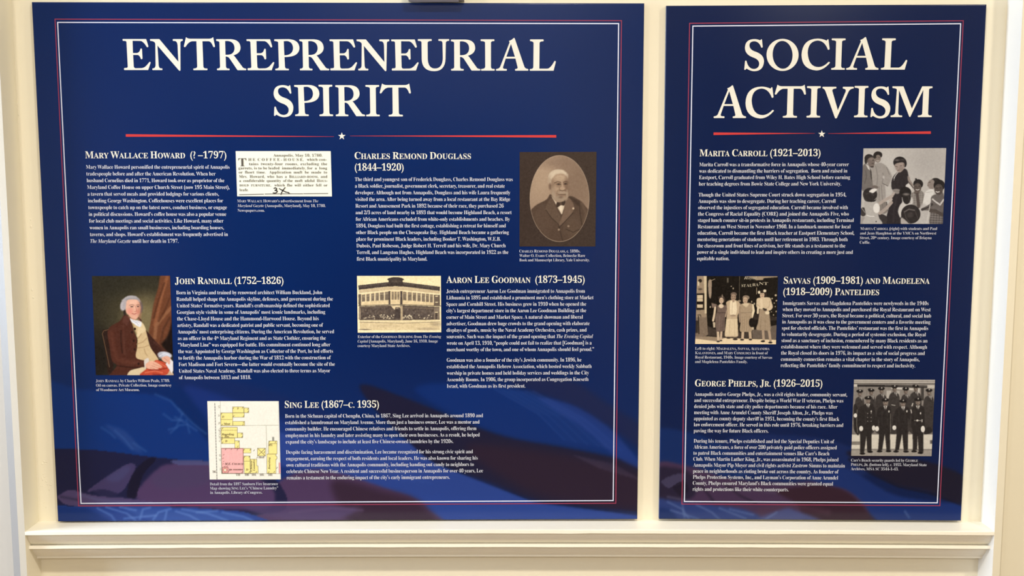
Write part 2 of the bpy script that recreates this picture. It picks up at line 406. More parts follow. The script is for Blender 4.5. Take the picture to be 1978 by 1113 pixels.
# letter: (outlines, reference x, baseline y, zoom scale, lean)
CAPS = {
 'E': (O('218,128 590,128 625,243 618,256 604,257 595,248 ~548,165 500,158 374,156 378,350 440,350 ~485,345 497,284 509,278 522,284 529,438 516,448 503,444 ~485,383 450,380 380,380 388,560 ~391,592 425,592 510,590 ~560,586 598,540 638,492 650,490 658,500 617,620 237,620 232,604 237,588 270,586 ~294,584 293,560 278,182 ~276,158 250,157 222,156 215,142'), 235, 620, 8.2417, .0265),
 'N': (O('404,130 550,130 845,490 838,225 ~833,163 795,160 767,158 762,144 767,130 918,130 923,144 918,158 ~884,160 883,190 876,625 866,634 852,628 518,232 530,540 ~534,592 560,594 586,596 590,609 585,622 432,622 427,609 432,596 ~480,596 482,540 485,205 ~478,162 407,158 401,144'), 430, 622, 8.2417, .0144),
 'T': (O('1025,98 ~1048,122 1095,124 1390,124 ~1432,122 1455,98 1485,243 1479,256 1466,257 1456,248 ~1425,166 1385,163 1285,163 1300,560 ~1304,594 1335,594 1362,596 1367,609 1362,622 1144,622 1139,609 1144,596 ~1204,596 1203,560 1190,163 1130,163 ~1068,166 1022,246 1010,256 997,255 990,244'), 1142, 622, 8.2417, .0327),
 'R': (O('1059,128 1290,128 ~1438,136 1443,265 ~1440,352 1328,384 ~1345,395 1365,425 1475,575 ~1490,592 1527,596 1532,608 1527,620 1392,620 1275,445 ~1250,403 1205,403 1208,560 ~1212,592 1235,593 1262,596 1267,608 1262,620 1069,620 1064,607 1069,594 ~1114,594 1115,560 1108,180 ~1105,158 1061,156 1055,142|1198,158 1230,155 ~1345,163 1348,270 ~1343,372 1235,376 1203,376'), 1067, 620, 8.2417, .0207),
 'P': (O('660,128 890,126 ~1054,136 1058,270 ~1052,410 820,410 828,560 ~832,594 860,594 887,597 892,609 887,620 677,620 672,608 677,596 ~731,594 732,560 720,180 ~718,158 662,156 656,142|808,158 860,155 ~953,168 957,270 ~950,382 818,382'), 675, 620, 8.2417, .0235),
 'U': (O('1382,132 1595,132 1600,146 1595,160 ~1535,160 1533,190 1535,440 ~1540,598 1650,598 ~1772,598 1775,430 1770,200 ~1768,162 1740,160 1708,158 1703,145 1708,132 1872,132 1877,145 1872,158 ~1822,160 1822,195 1818,440 ~1812,640 1640,640 ~1445,640 1440,450 1437,190 ~1435,160 1405,160 1382,159 1377,146'), 1380, 630, 8.2417, .008),
 'I': (O('732,135 944,135 949,149 944,163 ~893,163 893,190 893,570 ~895,602 920,604 949,606 954,619 949,632 740,632 735,619 740,606 ~800,604 802,570 800,190 ~798,163 734,163 728,149'), 738, 632, 8.2417, .002),
 'A': (O('1265,112 1272,124 1425,570 ~1440,602 1484,606 1489,619 1484,632 1280,632 1275,619 1280,606 ~1322,604 1318,580 1283,440 1128,440 1085,575 ~1080,602 1110,604 1142,606 1147,619 1142,632 977,632 972,619 977,606 ~1025,602 1040,570 1190,185 1180,160 ~1225,146 1252,116|1212,207 1138,412 1274,412'), 975, 632, 8.2417, 0.0),
 'L': (O('1517,135 1727,135 1732,150 1727,165 ~1668,165 1667,195 1663,600 1790,600 ~1840,598 1902,480 1915,476 1926,488 1890,632 1514,632 1509,619 1514,606 ~1566,604 1567,575 1572,195 ~1570,165 1519,163 1514,149'), 1512, 632, 8.2417, -.0035),
 'S': (O('440,152 455,292 444,303 428,300 ~390,190 300,187 ~215,190 213,262 ~215,340 320,375 ~476,425 478,550 ~470,728 300,730 ~230,728 165,683 ~152,690 142,703 128,707 119,698 134,545 147,537 160,543 ~190,690 300,690 ~390,680 392,590 ~385,515 280,480 ~130,425 132,300 ~142,150 300,148 ~360,148 406,170 ~420,160 428,150'), 118, 707, 9.419, -.0258),
 'O': ([ellpts(816, 435, 291, 291), ellpts(817, 434, 181, 253, -3)], 525, 707, 9.419, -.0288),
 'C': (O('990,115 1003,116 1023,268 1014,281 996,280 ~945,138 830,135 ~680,150 675,330 ~690,556 850,557 ~930,555 1005,476 1018,474 1031,486 ~930,610 810,610 ~580,590 578,360 ~590,110 830,105 ~905,105 975,137'), 578, 600, 8.2417, -.026),
 'V': (O('-7,115 226,115 231,129 226,143 ~155,146 160,185 255,520 390,200 ~405,148 345,147 340,131 345,115 527,115 532,129 527,143 ~468,148 440,200 238,655 222,664 206,655 45,200 ~25,148 -7,142 -12,129'), -9, 645, 8.9909, -.0346),
 'M': (O('1207,105 1395,105 1540,490 1720,105 1894,105 1899,120 1894,135 ~1838,137 1838,165 1822,575 ~1824,605 1850,608 1882,610 1887,623 1882,637 1647,637 1642,623 1647,610 ~1718,608 1720,575 1738,165 1515,630 1505,636 1495,630 1318,170 1303,560 ~1305,605 1335,608 1369,610 1374,623 1369,637 1174,637 1169,623 1174,610 ~1242,606 1252,560 1280,165 ~1278,138 1209,135 1203,120'), 1172, 637, 8.9909, -.042),
}
def flatten(pts):
    out = []; n = len(pts)
    for i, (x, y, off) in enumerate(pts):
        if not off: out.append((x, y)); continue
        a = pts[i - 1]; b = pts[(i + 1) % n]
        a = (a[0], a[1]) if not a[2] else ((a[0] + x) / 2, (a[1] + y) / 2)
        if pts[i - 1][2]: out.append(a)
        b = (b[0], b[1]) if not b[2] else ((b[0] + x) / 2, (b[1] + y) / 2)
        for t in np.linspace(0, 1, 9)[1:-1]:
            out.append(((1 - t) ** 2 * a[0] + 2 * t * (1 - t) * x + t * t * b[0], (1 - t) ** 2 * a[1] + 2 * t * (1 - t) * y + t * t * b[1]))
    return out

def fill_outline(loops):
    """triangulate outlines (with holes) through a filled 2D curve"""
    cu = bpy.data.curves.new('tmp', 'CURVE'); cu.dimensions = '2D'; cu.fill_mode = 'BOTH'
    for lp in loops:
        sp = cu.splines.new('POLY'); sp.points.add(len(lp) - 1); sp.use_cyclic_u = True
        for q, (x, y) in zip(sp.points, lp): q.co = (x, y, 0, 1)
    o = bpy.data.objects.new('tmp', cu); COL.objects.link(o); bpy.context.view_layer.update()
    ev = o.evaluated_get(bpy.context.evaluated_depsgraph_get()); me = ev.to_mesh()
    v = np.array([p.co[:2] for p in me.vertices]).reshape(-1, 2); f = [tuple(p.vertices) for p in me.polygons]
    ev.to_mesh_clear(); bpy.data.objects.remove(o); bpy.data.curves.remove(cu)
    return v, f
CAPG = {}
for ch, (loops, rx, yb, sc, lean) in CAPS.items():
    L = [[((x - rx - lean * (y - yb)) / sc, (yb - y) / sc) for x, y in flatten(lp)] for lp in loops]
    CAPG[ch] = fill_outline(L)

def title(name, spec, Y, m, parent):
    V, Fc, k = [], [], 0
    for word, yb0, yb1, xs in spec:
        for ch, x in zip(word, xs):
            v, f = CAPG[ch]; yb = yb0 + (yb1 - yb0) * (x - xs[0]) / (xs[-1] - xs[0])
            ax, az = P(x, yb, Y); g = float(P(x + 1, yb, Y)[0] - ax); h = float(P(x, yb - 1, Y)[1] - az)
            V.append(np.stack([ax + v[:, 0] * g, np.full(len(v), Y), az + v[:, 1] * h], 1)); Fc += [tuple(i + k for i in t) for t in f]; k += len(v)
    return link_mesh(name, np.concatenate(V), Fc, m, parent)

def frame_line(name, c, w, Y, m, parent):
    """closed rectangular line of w px through the pixel corners c"""
    q = np.array([P(x, y, Y) for x, y in c]); h = w * U / 2
    sgn = np.array([(-1, 1), (1, 1), (1, -1), (-1, -1)])
    o, i = q + sgn * h, q - sgn * h
    V = [(p[0], Y, p[1]) for p in o] + [(p[0], Y, p[1]) for p in i]
    return link_mesh(name, V, [(k, (k + 1) % 4, 4 + (k + 1) % 4, 4 + k) for k in range(4)], m, parent)

def flat_poly(name, polys, Y, m, parent):
    V, Fc = [], []
    for p in polys:
        k = len(V)
        for x, y in p:
            X, Z = P(x, y, Y); V.append((float(X), Y, float(Z)))
        Fc.append(tuple(range(k, k + len(p))))
    return link_mesh(name, V, Fc, m, parent)

def star(cx, cy, r): return [(cx + r * (1 if k % 2 == 0 else .40) * math.sin(k * math.pi / 5), cy - r * (1 if k % 2 == 0 else .40) * math.cos(k * math.pi / 5)) for k in range(10)]
# ------------------------------------------------------------------ the printed pictures
def seated_gentleman():
    c = Canvas(20, 20, 920, 1110, 2.5, (44, 40, 30))
    c.ell(540, 470, 330, 330, (70, 62, 42), .8, 260); c.ell(590, 500, 190, 220, (128, 112, 76), .85, 200)
    c.ell(90, 900, 160, 260, (24, 20, 18), .8, 160); c.ell(300, 120, 300, 120, (38, 36, 28), .6, 160)
    c.cpoly([(770, 30), (900, 30), (905, 450), (880, 800), (760, 800), (645, 660), (655, 540), (690, 330), (735, 170)], (104, 60, 38), 1, 8)
    for p, w, col in [([(830, 60), (770, 260), (700, 560)], 34, (138, 84, 54)), ([(868, 380), (790, 470), (715, 560), (700, 690)], 36, (140, 92, 62)),
                      ([(800, 120), (730, 330), (690, 480)], 16, (72, 38, 24)), ([(862, 260), (800, 420), (740, 520)], 18, (78, 42, 26)), ([(860, 480), (790, 600), (760, 760)], 22, (76, 42, 28))]:
        c.line(p, w, col, .8, 18)
    c.cpoly([(900, 420), (870, 560), (830, 680), (770, 770), (860, 860), (910, 860)], (20, 12, 11), .95, 20)
    c.cpoly([(148, 640), (190, 605), (240, 630), (270, 900), (250, 1100), (215, 1100), (190, 900)], (42, 26, 22), 1, 6)
    c.line([(215, 606), (165, 620), (150, 650), (175, 760), (205, 900), (225, 1000)], 7, (118, 88, 60), .8)
    c.cpoly([(385, 450), (330, 520), (235, 575), (203, 650), (225, 780), (250, 930), (300, 985), (245, 1060), (230, 1100), (420, 1100), (460, 1025), (560, 1020), (592, 990), (596, 930), (515, 890), (512, 790), (512, 700), (480, 620), (445, 495)], (74, 38, 28), 1, 5)
    c.cpoly([(520, 478), (556, 500), (575, 570), (640, 650), (700, 720), (790, 810), (840, 850), (770, 900), (735, 905), (690, 860), (655, 790), (610, 640), (560, 540)], (58, 31, 25), 1, 5)
    c.line([(245, 640), (265, 780), (300, 920), (420, 950), (560, 955)], 46, (92, 50, 37), .75, 40)
    c.line([(345, 620), (345, 740), (360, 850)], 12, (44, 22, 18), .8, 12); c.line([(300, 985), (450, 1005), (590, 1005)], 10, (42, 21, 17), .8, 12)
    c.line([(372, 570), (372, 700), (385, 860)], 16, (98, 58, 46), .5, 18); c.line([(700, 740), (800, 830)], 22, (82, 46, 36), .6, 20)
    c.cpoly([(385, 455), (415, 470), (440, 500), (425, 555), (408, 568), (365, 520)], (88, 50, 40), 1, 4)
    c.line([(412, 562), (432, 530), (440, 495)], 5, (50, 26, 22), .8)
    c.cpoly([(445, 492), (520, 510), (575, 540), (605, 610), (650, 780), (715, 880), (735, 930), (640, 950), (600, 935), (505, 900), (516, 790), (518, 690), (485, 600), (462, 540)], (206, 176, 130), 1, 4)
    c.cpoly([(545, 540), (575, 545), (606, 612), (560, 650), (520, 690), (510, 650)], (222, 196, 150), .9, 5)
    for p in [[(512, 760), (570, 740), (625, 690)], [(516, 800), (590, 790), (640, 770)], [(590, 810), (600, 850), (620, 880)], [(560, 650), (525, 700)], [(470, 540), (510, 650)]]:
        c.line(p, 9, (168, 136, 92), .75, 8)
    for x, y in [(462, 635), (480, 725), (490, 815), (492, 600), (530, 965)]: c.ell(x, y, 12, 13, (46, 24, 20), 1, 5)
    c.cpoly([(440, 488), (480, 505), (525, 512), (560, 530), (555, 575), (520, 572), (480, 545), (455, 525)], (226, 222, 220), 1, 4)
    c.line([(470, 515), (510, 535), (530, 560)], 6, (176, 172, 176), .8); c.line([(500, 512), (545, 540)], 5, (190, 186, 188), .8)
    c.cpoly([(440, 1040), (520, 1015), (600, 1005), (640, 1100), (425, 1100)], (214, 190, 150), 1, 6)
    c.cpoly([(780, 1080), (830, 1040), (870, 1040), (900, 1100), (760, 1100)], (198, 164, 130), 1, 6)
    c.cpoly([(550, 1090), (600, 1030), (660, 985), (700, 935), (745, 930), (830, 970), (850, 1040), (790, 1090)], (186, 72, 48), 1, 6)
    for p, col in [([(600, 1060), (700, 1040), (780, 1060)], (222, 116, 84)), ([(720, 940), (770, 970), (820, 1000)], (214, 108, 78)), ([(640, 1030), (740, 1030), (830, 1010)], (126, 42, 32)), ([(680, 1075), (760, 1080)], (128, 44, 34))]:
        c.line(p, 12, col, .8, 10)
    c.cpoly([(590, 930), (625, 905), (640, 930), (625, 985), (598, 1015), (590, 975)], (212, 198, 184), 1, 4)
    c.cpoly([(610, 965), (650, 940), (690, 940), (740, 965), (778, 995), (765, 1010), (735, 1008), (740, 1022), (690, 1024), (630, 1018), (605, 1000)], (226, 168, 138), 1, 4)
    for p in [[(680, 965), (772, 1002)], [(665, 985), (738, 1012)], [(650, 1005), (700, 1020)]]: c.line(p, 4, (176, 112, 88), .8, 4)
    c.ell(805, 875, 74, 36, (198, 196, 200), 1, 10, 8); c.ell(760, 880, 24, 34, (170, 168, 172), .7, 16); c.line([(745, 890), (800, 855), (865, 885)], 7, (226, 224, 226), .7)
    c.cpoly([(775, 900), (830, 885), (870, 915), (865, 965), (830, 960), (800, 945), (775, 925)], (222, 164, 136), 1, 4)
    c.line([(800, 905), (850, 950)], 5, (176, 112, 90), .7)
    c.poly([(812, 968), (868, 920), (893, 940), (893, 1040), (880, 1068)], (226, 216, 210), 1, 4)
    c.cpoly([(840, 925), (862, 940), (856, 972), (836, 962)], (220, 162, 134), 1, 4)
    # head
    c.ell(455, 335, 100, 86, (156, 148, 146), 1, 10); c.ell(372, 352, 34, 58, (172, 162, 160), 1, 12, 12); c.ell(552, 375, 24, 58, (92, 82, 78), 1, 12)
    c.ell(384, 430, 14, 30, (38, 30, 28), .9, 10); c.line([(360, 300), (420, 265), (500, 265)], 16, (184, 176, 172), .6, 16); c.line([(360, 330), (350, 380), (375, 400)], 12, (190, 180, 178), .6, 12)
    c.cpoly([(400, 340), (415, 300), (470, 290), (520, 300), (545, 345), (550, 395), (538, 450), (515, 490), (490, 502), (455, 488), (425, 455), (398, 420)], (224, 168, 140), 1, 5)
    c.ell(538, 410, 20, 80, (180, 118, 94), .7, 30); c.ell(440, 415, 30, 28, (222, 136, 116), .7, 34); c.ell(520, 420, 20, 22, (206, 122, 102), .6, 24)
    c.ell(460, 320, 50, 22, (236, 188, 160), .6, 30); c.line([(425, 470), (460, 495), (500, 505)], 10, (170, 112, 88), .6, 14)
    c.line([(436, 352), (460, 345), (482, 352)], 6, (122, 86, 72), .8); c.line([(508, 350), (530, 345), (545, 352)], 6, (116, 80, 66), .8)
    c.ell(460, 367, 15, 6, (78, 56, 52), .9, 5); c.ell(524, 365, 12, 6, (74, 52, 48), .9, 5)
    c.line([(498, 362), (506, 400), (508, 414), (486, 420)], 6, (178, 112, 90), .8, 6); c.line([(492, 370), (496, 408)], 7, (238, 188, 162), .6, 6)
    c.line([(460, 440), (486, 444), (506, 440)], 6, (160, 74, 66), .9, 4); c.line([(466, 452), (500, 453)], 5, (200, 128, 110), .7)
    c.noise(2, 5, 1); return c

def oval_portrait():
    c = Canvas(30, 30, 920, 1110, 2.5, (150, 125, 103))
    c.ell(290, 330, 180, 260, (172, 146, 120), .8, 240); c.ell(690, 420, 200, 330, (124, 101, 83), .8, 240); c.ell(480, 160, 200, 60, (132, 108, 90), .7, 90)
    c.cpoly([(400, 520), (345, 575), (215, 650), (150, 760), (180, 1060), (820, 1060), (830, 760), (770, 640), (700, 575), (590, 540), (520, 700)], (80, 62, 50), 1, 6)
    c.ell(300, 800, 110, 150, (90, 71, 58), .6, 90); c.ell(640, 880, 90, 130, (92, 73, 59), .6, 80)
    c.cpoly([(398, 560), (340, 650), (345, 700), (400, 770), (482, 850), (500, 770), (450, 660)], (93, 74, 60), 1, 5)
    c.cpoly([(590, 555), (560, 620), (525, 740), (482, 862), (560, 800), (640, 700), (645, 630)], (110, 88, 72), 1, 5)
    c.cpoly([(600, 548), (690, 640), (700, 600), (640, 560)], (62, 47, 38), .9, 8)
    for p in [[(340, 690), (400, 775), (480, 850), (486, 880)], [(640, 720), (520, 850), (486, 890)], [(705, 590), (715, 720), (738, 860)], [(484, 880), (500, 940), (528, 1040)], [(560, 900), (640, 935), (720, 900)]]:
        c.line(p, 8, (52, 40, 32), .85, 8)
    c.line([(735, 610), (780, 720), (760, 830)], 26, (104, 83, 68), .6, 26)
    for x, y, r, col in [(482, 906, 12, (142, 120, 100)), (588, 868, 12, (136, 114, 95)), (642, 672, 11, (196, 172, 143))]: c.ell(x, y, r, r, col, 1, 5)
    c.cpoly([(398, 530), (430, 590), (462, 650), (490, 700), (514, 738), (530, 690), (540, 630), (520, 610), (470, 615), (430, 570)], (206, 186, 160), 1, 4)
    c.line([(460, 660), (508, 735)], 5, (96, 78, 64), .7); c.ell(505, 670, 18, 30, (222, 204, 178), .8, 12)
    c.cpoly([(455, 650), (460, 606), (500, 606), (548, 580), (556, 600), (540, 640), (505, 636), (470, 660)], (60, 46, 38), 1, 5)
    c.ell(503, 620, 14, 16, (84, 66, 54), 1, 6)
    c.ell(475, 325, 108, 84, (196, 176, 150), 1, 12); c.ell(395, 370, 30, 60, (170, 148, 124), .9, 18)
    c.ell(385, 430, 18, 38, (130, 105, 86), 1, 9); c.ell(388, 434, 8, 20, (102, 81, 65), .7, 10)
    c.cpoly([(400, 420), (405, 350), (450, 300), (530, 290), (575, 330), (588, 400), (585, 480), (575, 545), (535, 590), (485, 590), (430, 560), (402, 500)], (150, 123, 100), 1, 6)
    c.ell(495, 335, 70, 42, (184, 158, 130), .9, 44); c.line([(400, 330), (440, 275), (520, 262), (570, 300)], 24, (204, 184, 157), .8, 24)
    c.ell(570, 430, 22, 95, (112, 88, 71), .75, 30); c.line([(440, 345), (500, 335), (560, 345)], 5, (150, 124, 101), .6, 6); c.line([(445, 362), (500, 354), (565, 362)], 5, (146, 120, 98), .6, 6); c.ell(470, 460, 26, 16, (176, 150, 124), .6, 18); c.line([(470, 470), (456, 510)], 7, (110, 88, 71), .6, 8); c.line([(556, 470), (570, 505)], 7, (100, 78, 63), .6, 8); c.ell(418, 450, 18, 70, (128, 104, 84), .7, 26); c.ell(445, 450, 30, 30, (170, 144, 118), .6, 30)
    c.line([(435, 390), (470, 376), (505, 384)], 9, (92, 72, 58), .85, 7); c.line([(530, 384), (555, 374), (580, 382)], 9, (88, 68, 55), .85, 7)
    c.ell(482, 406, 30, 15, (108, 86, 69), .8, 16); c.ell(556, 402, 24, 14, (100, 78, 63), .8, 14); c.line([(462, 406), (482, 402), (502, 407)], 7, (70, 54, 43), .9, 5); c.line([(540, 403), (556, 399), (574, 402)], 7, (66, 51, 41), .9, 5); c.ell(480, 405, 8, 6, (50, 38, 31), .9, 4); c.ell(556, 402, 8, 6, (48, 36, 30), .9, 4)
    c.line([(458, 430), (482, 438), (506, 428)], 5, (122, 98, 79), .5, 8)
    c.line([(518, 385), (521, 430)], 14, (178, 150, 124), .8, 12); c.ell(522, 455, 27, 22, (172, 145, 119), .9, 12); c.line([(495, 470), (520, 478), (548, 468)], 8, (84, 65, 52), .9, 6)
    c.line([(490, 440), (484, 475)], 6, (112, 89, 72), .7)
    c.ell(520, 497, 54, 13, (160, 139, 117), .9, 10); c.line([(470, 505), (462, 545), (480, 580)], 10, (122, 100, 82), .6, 12); c.line([(478, 522), (515, 518), (566, 521)], 7, (74, 57, 46), .9, 5); c.ell(518, 530, 34, 8, (128, 102, 84), .8, 8)
    c.ell(495, 565, 68, 30, (154, 134, 112), .9, 22); c.ell(424, 515, 20, 54, (164, 143, 120), .8, 20, -12); c.ell(572, 520, 12, 46, (160, 140, 118), .8, 14); c.ell(505, 548, 26, 14, (116, 94, 78), .8, 14)
    # the dark mount outside the oval
    d = (np.sqrt(((c.X - 490) / 327) ** 2 + ((c.Y - 563) / 475) ** 2) - 1) * 330
    d = np.maximum(d, 26 - np.hypot(c.X - 250, c.Y - 925) + 0 * d)
    m = np.clip(.5 + d / 4, 0, 1)[..., None]; bg = np.array((60, 47, 40.))
    c.im = c.im * (1 - m) + bg * m
    e = np.clip(1 - np.abs(d) / 4, 0, 1)[..., None] * .7
    c.im = c.im * (1 - e) + np.array((196, 172, 146)) * e
    c.noise(1.6, 4, 2); return c

def corner_store():
    c = Canvas(70, 60, 1550, 1065, 4, (250, 230, 184)); R = np.random.RandomState(7)
    c.poly([(110, 95), (1510, 95), (1515, 1010), (135, 1010)], (246, 226, 176), 1, 5)
    c.poly([(108, 235), (630, 178), (650, 250), (112, 312)], (72, 62, 56)); c.poly([(865, 178), (1515, 258), (1510, 332), (860, 252)], (74, 64, 58))
    for i in range(26): c.line([(118 + i * 20, 245 - i * 2.1), (126 + i * 20, 268 - i * 2.2)], 6, (126, 112, 98), .6)
    for i in range(32): c.line([(880 + i * 20, 192 + i * 2.4), (886 + i * 20, 216 + i * 2.5)], 6, (132, 118, 102), .6)
    c.cpoly([(606, 132), (650, 106), (750, 92), (850, 106), (896, 136), (874, 152), (872, 215), (860, 260), (750, 248), (640, 260), (630, 215), (626, 152)], (68, 58, 52)); c.ell(760, 165, 80, 18, (108, 94, 80), .6, 16)
    c.poly([(112, 315), (650, 252), (860, 254), (1510, 335), (1508, 395), (860, 320), (650, 320), (122, 382)], (206, 182, 142))
    c.line([(125, 376), (650, 322), (860, 322), (1506, 388)], 15, (244, 224, 178))
    c.poly([(122, 392), (650, 330), (860, 330), (1508, 398), (1508, 585), (860, 565), (650, 565), (120, 592)], (226, 200, 154))
    for i, (a, b) in enumerate([(168, 226), (247, 302), (327, 380), (403, 462), (480, 547), (565, 627)]):
        t = 400 - 10 * i; q = 516 - 5 * i
        c.poly([(a, t), (b, t - 8), (b, q - 4), (a, q)], (134, 118, 98)); c.line([(a, t + 34), (b, t + 28)], 5, (196, 172, 134), .8); c.line([(a - 8, t), (a - 8, q)], 10, (244, 224, 180), .8)
        c.poly([(a + 22, t + 38), (b - 4, t + 32), (b - 4, q - 10), (a + 22, q - 8)], (112, 98, 82), .7)
    for a, b in [(682, 720), (732, 768), (780, 818)]: c.rect(a, 348, b, 482, (140, 122, 98)); c.line([(a, 380), (b, 380)], 5, (206, 182, 142), .8)
    for i, (a, b) in enumerate([(876, 937), (960, 1027), (1043, 1106), (1124, 1182), (1200, 1256), (1274, 1326), (1340, 1391)]):
        t = 345 + 7 * i; q = 490 + 6 * i
        c.poly([(a, t), (b, t + 5), (b, q + 4), (a, q)], (138, 121, 99)); c.line([(a, t + 30), (b, t + 34)], 5, (198, 174, 136), .8); c.line([(b + 8, t), (b + 8, q)], 10, (244, 224, 180), .8)
        c.poly([(a + 4, t + 36), (b - 18, t + 40), (b - 18, q - 8), (a + 4, q - 10)], (116, 101, 84), .7)
    c.rect(628, 335, 662, 565, (84, 72, 64)); c.rect(830, 335, 868, 565, (86, 74, 66)); c.poly([(108, 390), (155, 385), (158, 590), (115, 592)], (98, 85, 73)); c.poly([(1406, 400), (1510, 398), (1512, 592), (1408, 588)], (108, 93, 79))
    for y in (424, 526): c.rect(1432, y - 8, 1476, y + 8, (226, 204, 160))
    c.line([(110, 588), (650, 568), (860, 568), (1525, 590)], 13, (102, 88, 74))
    c.poly([(125, 600), (640, 578), (860, 578), (1510, 604), (1510, 826), (870, 834), (130, 834)], (92, 79, 70))
    c.rect(1408, 610, 1508, 822, (132, 115, 97)); c.rect(1432, 700, 1470, 820, (78, 66, 58)); c.rect(1428, 690, 1476, 708, (226, 204, 160)); c.rect(118, 620, 152, 820, (150, 132, 110))
    for i in range(70):
        x, y = R.uniform(150, 1400), R.uniform(620, 740); c.ell(x, y, R.uniform(5, 14), R.uniform(8, 26), (120, 104, 88) if R.rand() < .6 else (72, 62, 56), .55, 8)
    for i in range(90):
        x, y = R.uniform(150, 1400), R.uniform(740, 818); c.ell(x, y, R.uniform(4, 9), R.uniform(5, 14), (58, 49, 45), .7, 5)
    for x in list(R.uniform(470, 720, 22)) + list(R.uniform(860, 1060, 26)) + list(R.uniform(150, 420, 12)) + list(R.uniform(1110, 1400, 14)):
        c.ell(x, R.uniform(745, 812), R.uniform(5, 11), R.uniform(5, 14), (232, 212, 174), .85, 5)
    c.line([(890, 616), (1390, 634)], 22, (128, 112, 94), .7); c.line([(160, 620), (620, 600)], 14, (118, 102, 86), .6)
    c.poly([(670, 588), (828, 580), (836, 632), (815, 612), (745, 612), (735, 656), (700, 625)], (226, 202, 158)); c.rect(760, 625, 800, 636, (196, 172, 136)); c.rect(745, 645, 830, 800, (66, 56, 51), .8); c.rect(838, 590, 872, 832, (186, 163, 128))
    c.poly([(128, 838), (1512, 830), (1512, 862), (860, 886), (130, 866)], (236, 214, 166)); c.line([(130, 866), (860, 886), (1512, 862)], 8, (116, 100, 82))
    c.poly([(132, 872), (860, 892), (1512, 868), (1512, 1008), (135, 1008)], (222, 198, 152))
    c.ell(1450, 905, 90, 30, (140, 122, 100), .5, 40); c.ell(1300, 985, 140, 20, (160, 140, 114), .6, 30); c.ell(220, 995, 90, 10, (96, 84, 72), .8, 12); c.ell(560, 930, 200, 18, (196, 172, 134), .6, 30)
    c.noise(5, 8, 3); return c

def fire_map():
    c = Canvas(50, 50, 1015, 1075, 2.5, (243, 236, 217)); Y = (247, 228, 142); K = (96, 84, 62); L = (150, 142, 118)
    c.line([(232, 66), (248, 985)], 3.5, L); c.line([(238, 378), (968, 371)], 4, L); c.line([(812, 374), (830, 980)], 4, L); c.line([(965, 66), (990, 1056)], 5, (190, 190, 184)); c.line([(250, 984), (996, 984)], 4, K, .8)
    def bl(pts, fill=Y):
        c.poly(pts, fill, 1, 2.5); c.line(pts + [pts[0]], 4.5, K, .85, 3)
    for a, b, d, e in [(388, 138, 530, 213), (533, 152, 593, 213), (239, 214, 390, 376), (390, 214, 536, 270), (391, 322, 541, 375), (244, 396, 448, 530), (450, 468, 516, 528), (247, 533, 416, 604), (416, 568, 475, 660),
                       (524, 664, 621, 722), (703, 662, 803, 760), (842, 604, 950, 735), (822, 735, 936, 980)]: bl([(a, b), (d, b), (d, e), (a, e)])
    bl([(846, 570), (950, 570), (950, 604), (842, 604)]); bl([(527, 760), (608, 760), (612, 980), (540, 980)]); bl([(612, 800), (694, 800), (694, 885), (710, 885), (712, 976), (614, 978)])
    bl([(246, 666), (521, 666), (522, 980), (252, 980)], (243, 180, 172)); c.poly([(976, 845), (996, 845), (996, 978), (976, 978)], (240, 170, 165)); c.line([(976, 845), (977, 978)], 5, (170, 80, 80))
    c.line([(246, 664), (521, 664)], 6, (150, 70, 66)); c.line([(522, 664), (523, 980)], 6, (150, 70, 66))
    c.poly([(258, 902), (330, 902), (332, 976), (258, 976)], (238, 160, 155), 1, 3); c.line([(258, 902), (330, 902), (332, 976), (258, 976), (258, 902)], 5, K); c.ell(293, 938, 24, 24, (170, 110, 70), 1, 4); c.ell(293, 938, 18, 18, (250, 215, 190), 1, 4)
    c.line([(703, 662), (803, 760)], 5, K); c.line([(803, 662), (703, 760)], 5, K); c.rect(889, 520, 915, 570, (150, 146, 134)); c.ell(940, 780, 10, 22, Y, 1, 3); c.line([(936, 756), (950, 770), (950, 795), (938, 804)], 4, K)
    y = 95
    while y < 1050:
        x = 163 + (y - 95) * .029; c.line([(x, y), (x + .7, y + 22)], 9, (104, 98, 92), .9); y += 36
    for p in [(240, 298, 388, 298), (246, 434, 446, 433), (528, 826, 606, 828)]:
        for i in range(9):
            t0, t1 = i / 9, (i + .55) / 9; c.line([(p[0] + (p[2] - p[0]) * t0, p[1]), (p[0] + (p[2] - p[0]) * t1, p[1])], 5, K, .8)
    R = np.random.RandomState(5)
    for x, y in [(400, 155), (515, 150), (583, 165), (583, 200), (250, 225), (402, 255), (526, 258), (528, 335), (522, 362), (255, 365), (262, 410), (256, 525), (505, 478), (508, 518), (255, 550), (262, 590), (455, 640), (462, 580), (535, 680), (612, 680), (300, 676), (375, 672), (450, 676), (510, 965), (540, 772), (600, 770), (600, 965), (690, 965), (930, 585), (855, 580), (848, 622), (915, 962), (845, 965), (700, 780), (790, 712), (660, 690), (950, 910)]:
        c.line([(x - 6, y + 8), (x + 5, y - 8)], 6, (80, 68, 50), .85, 3)
    for y0 in (130, 235, 335, 415, 440, 475, 510, 560, 740, 800, 915):
        for q in range(3): c.line([(205 + y0 * .022 + R.uniform(-6, 6), y0 + q * 11), (220 + y0 * .022 + R.uniform(-6, 6), y0 + q * 11 + R.uniform(-8, 8))], 4, (104, 92, 76), .8, 3)
    for x, y in [(275, 745), (268, 790), (275, 830), (270, 860), (290, 893), (320, 890), (340, 952), (360, 938)]: c.line([(x - 8, y + 4), (x + 6, y - 5)], 5, (120, 56, 48), .8, 3)
    c.noise(2, 5, 4); return c

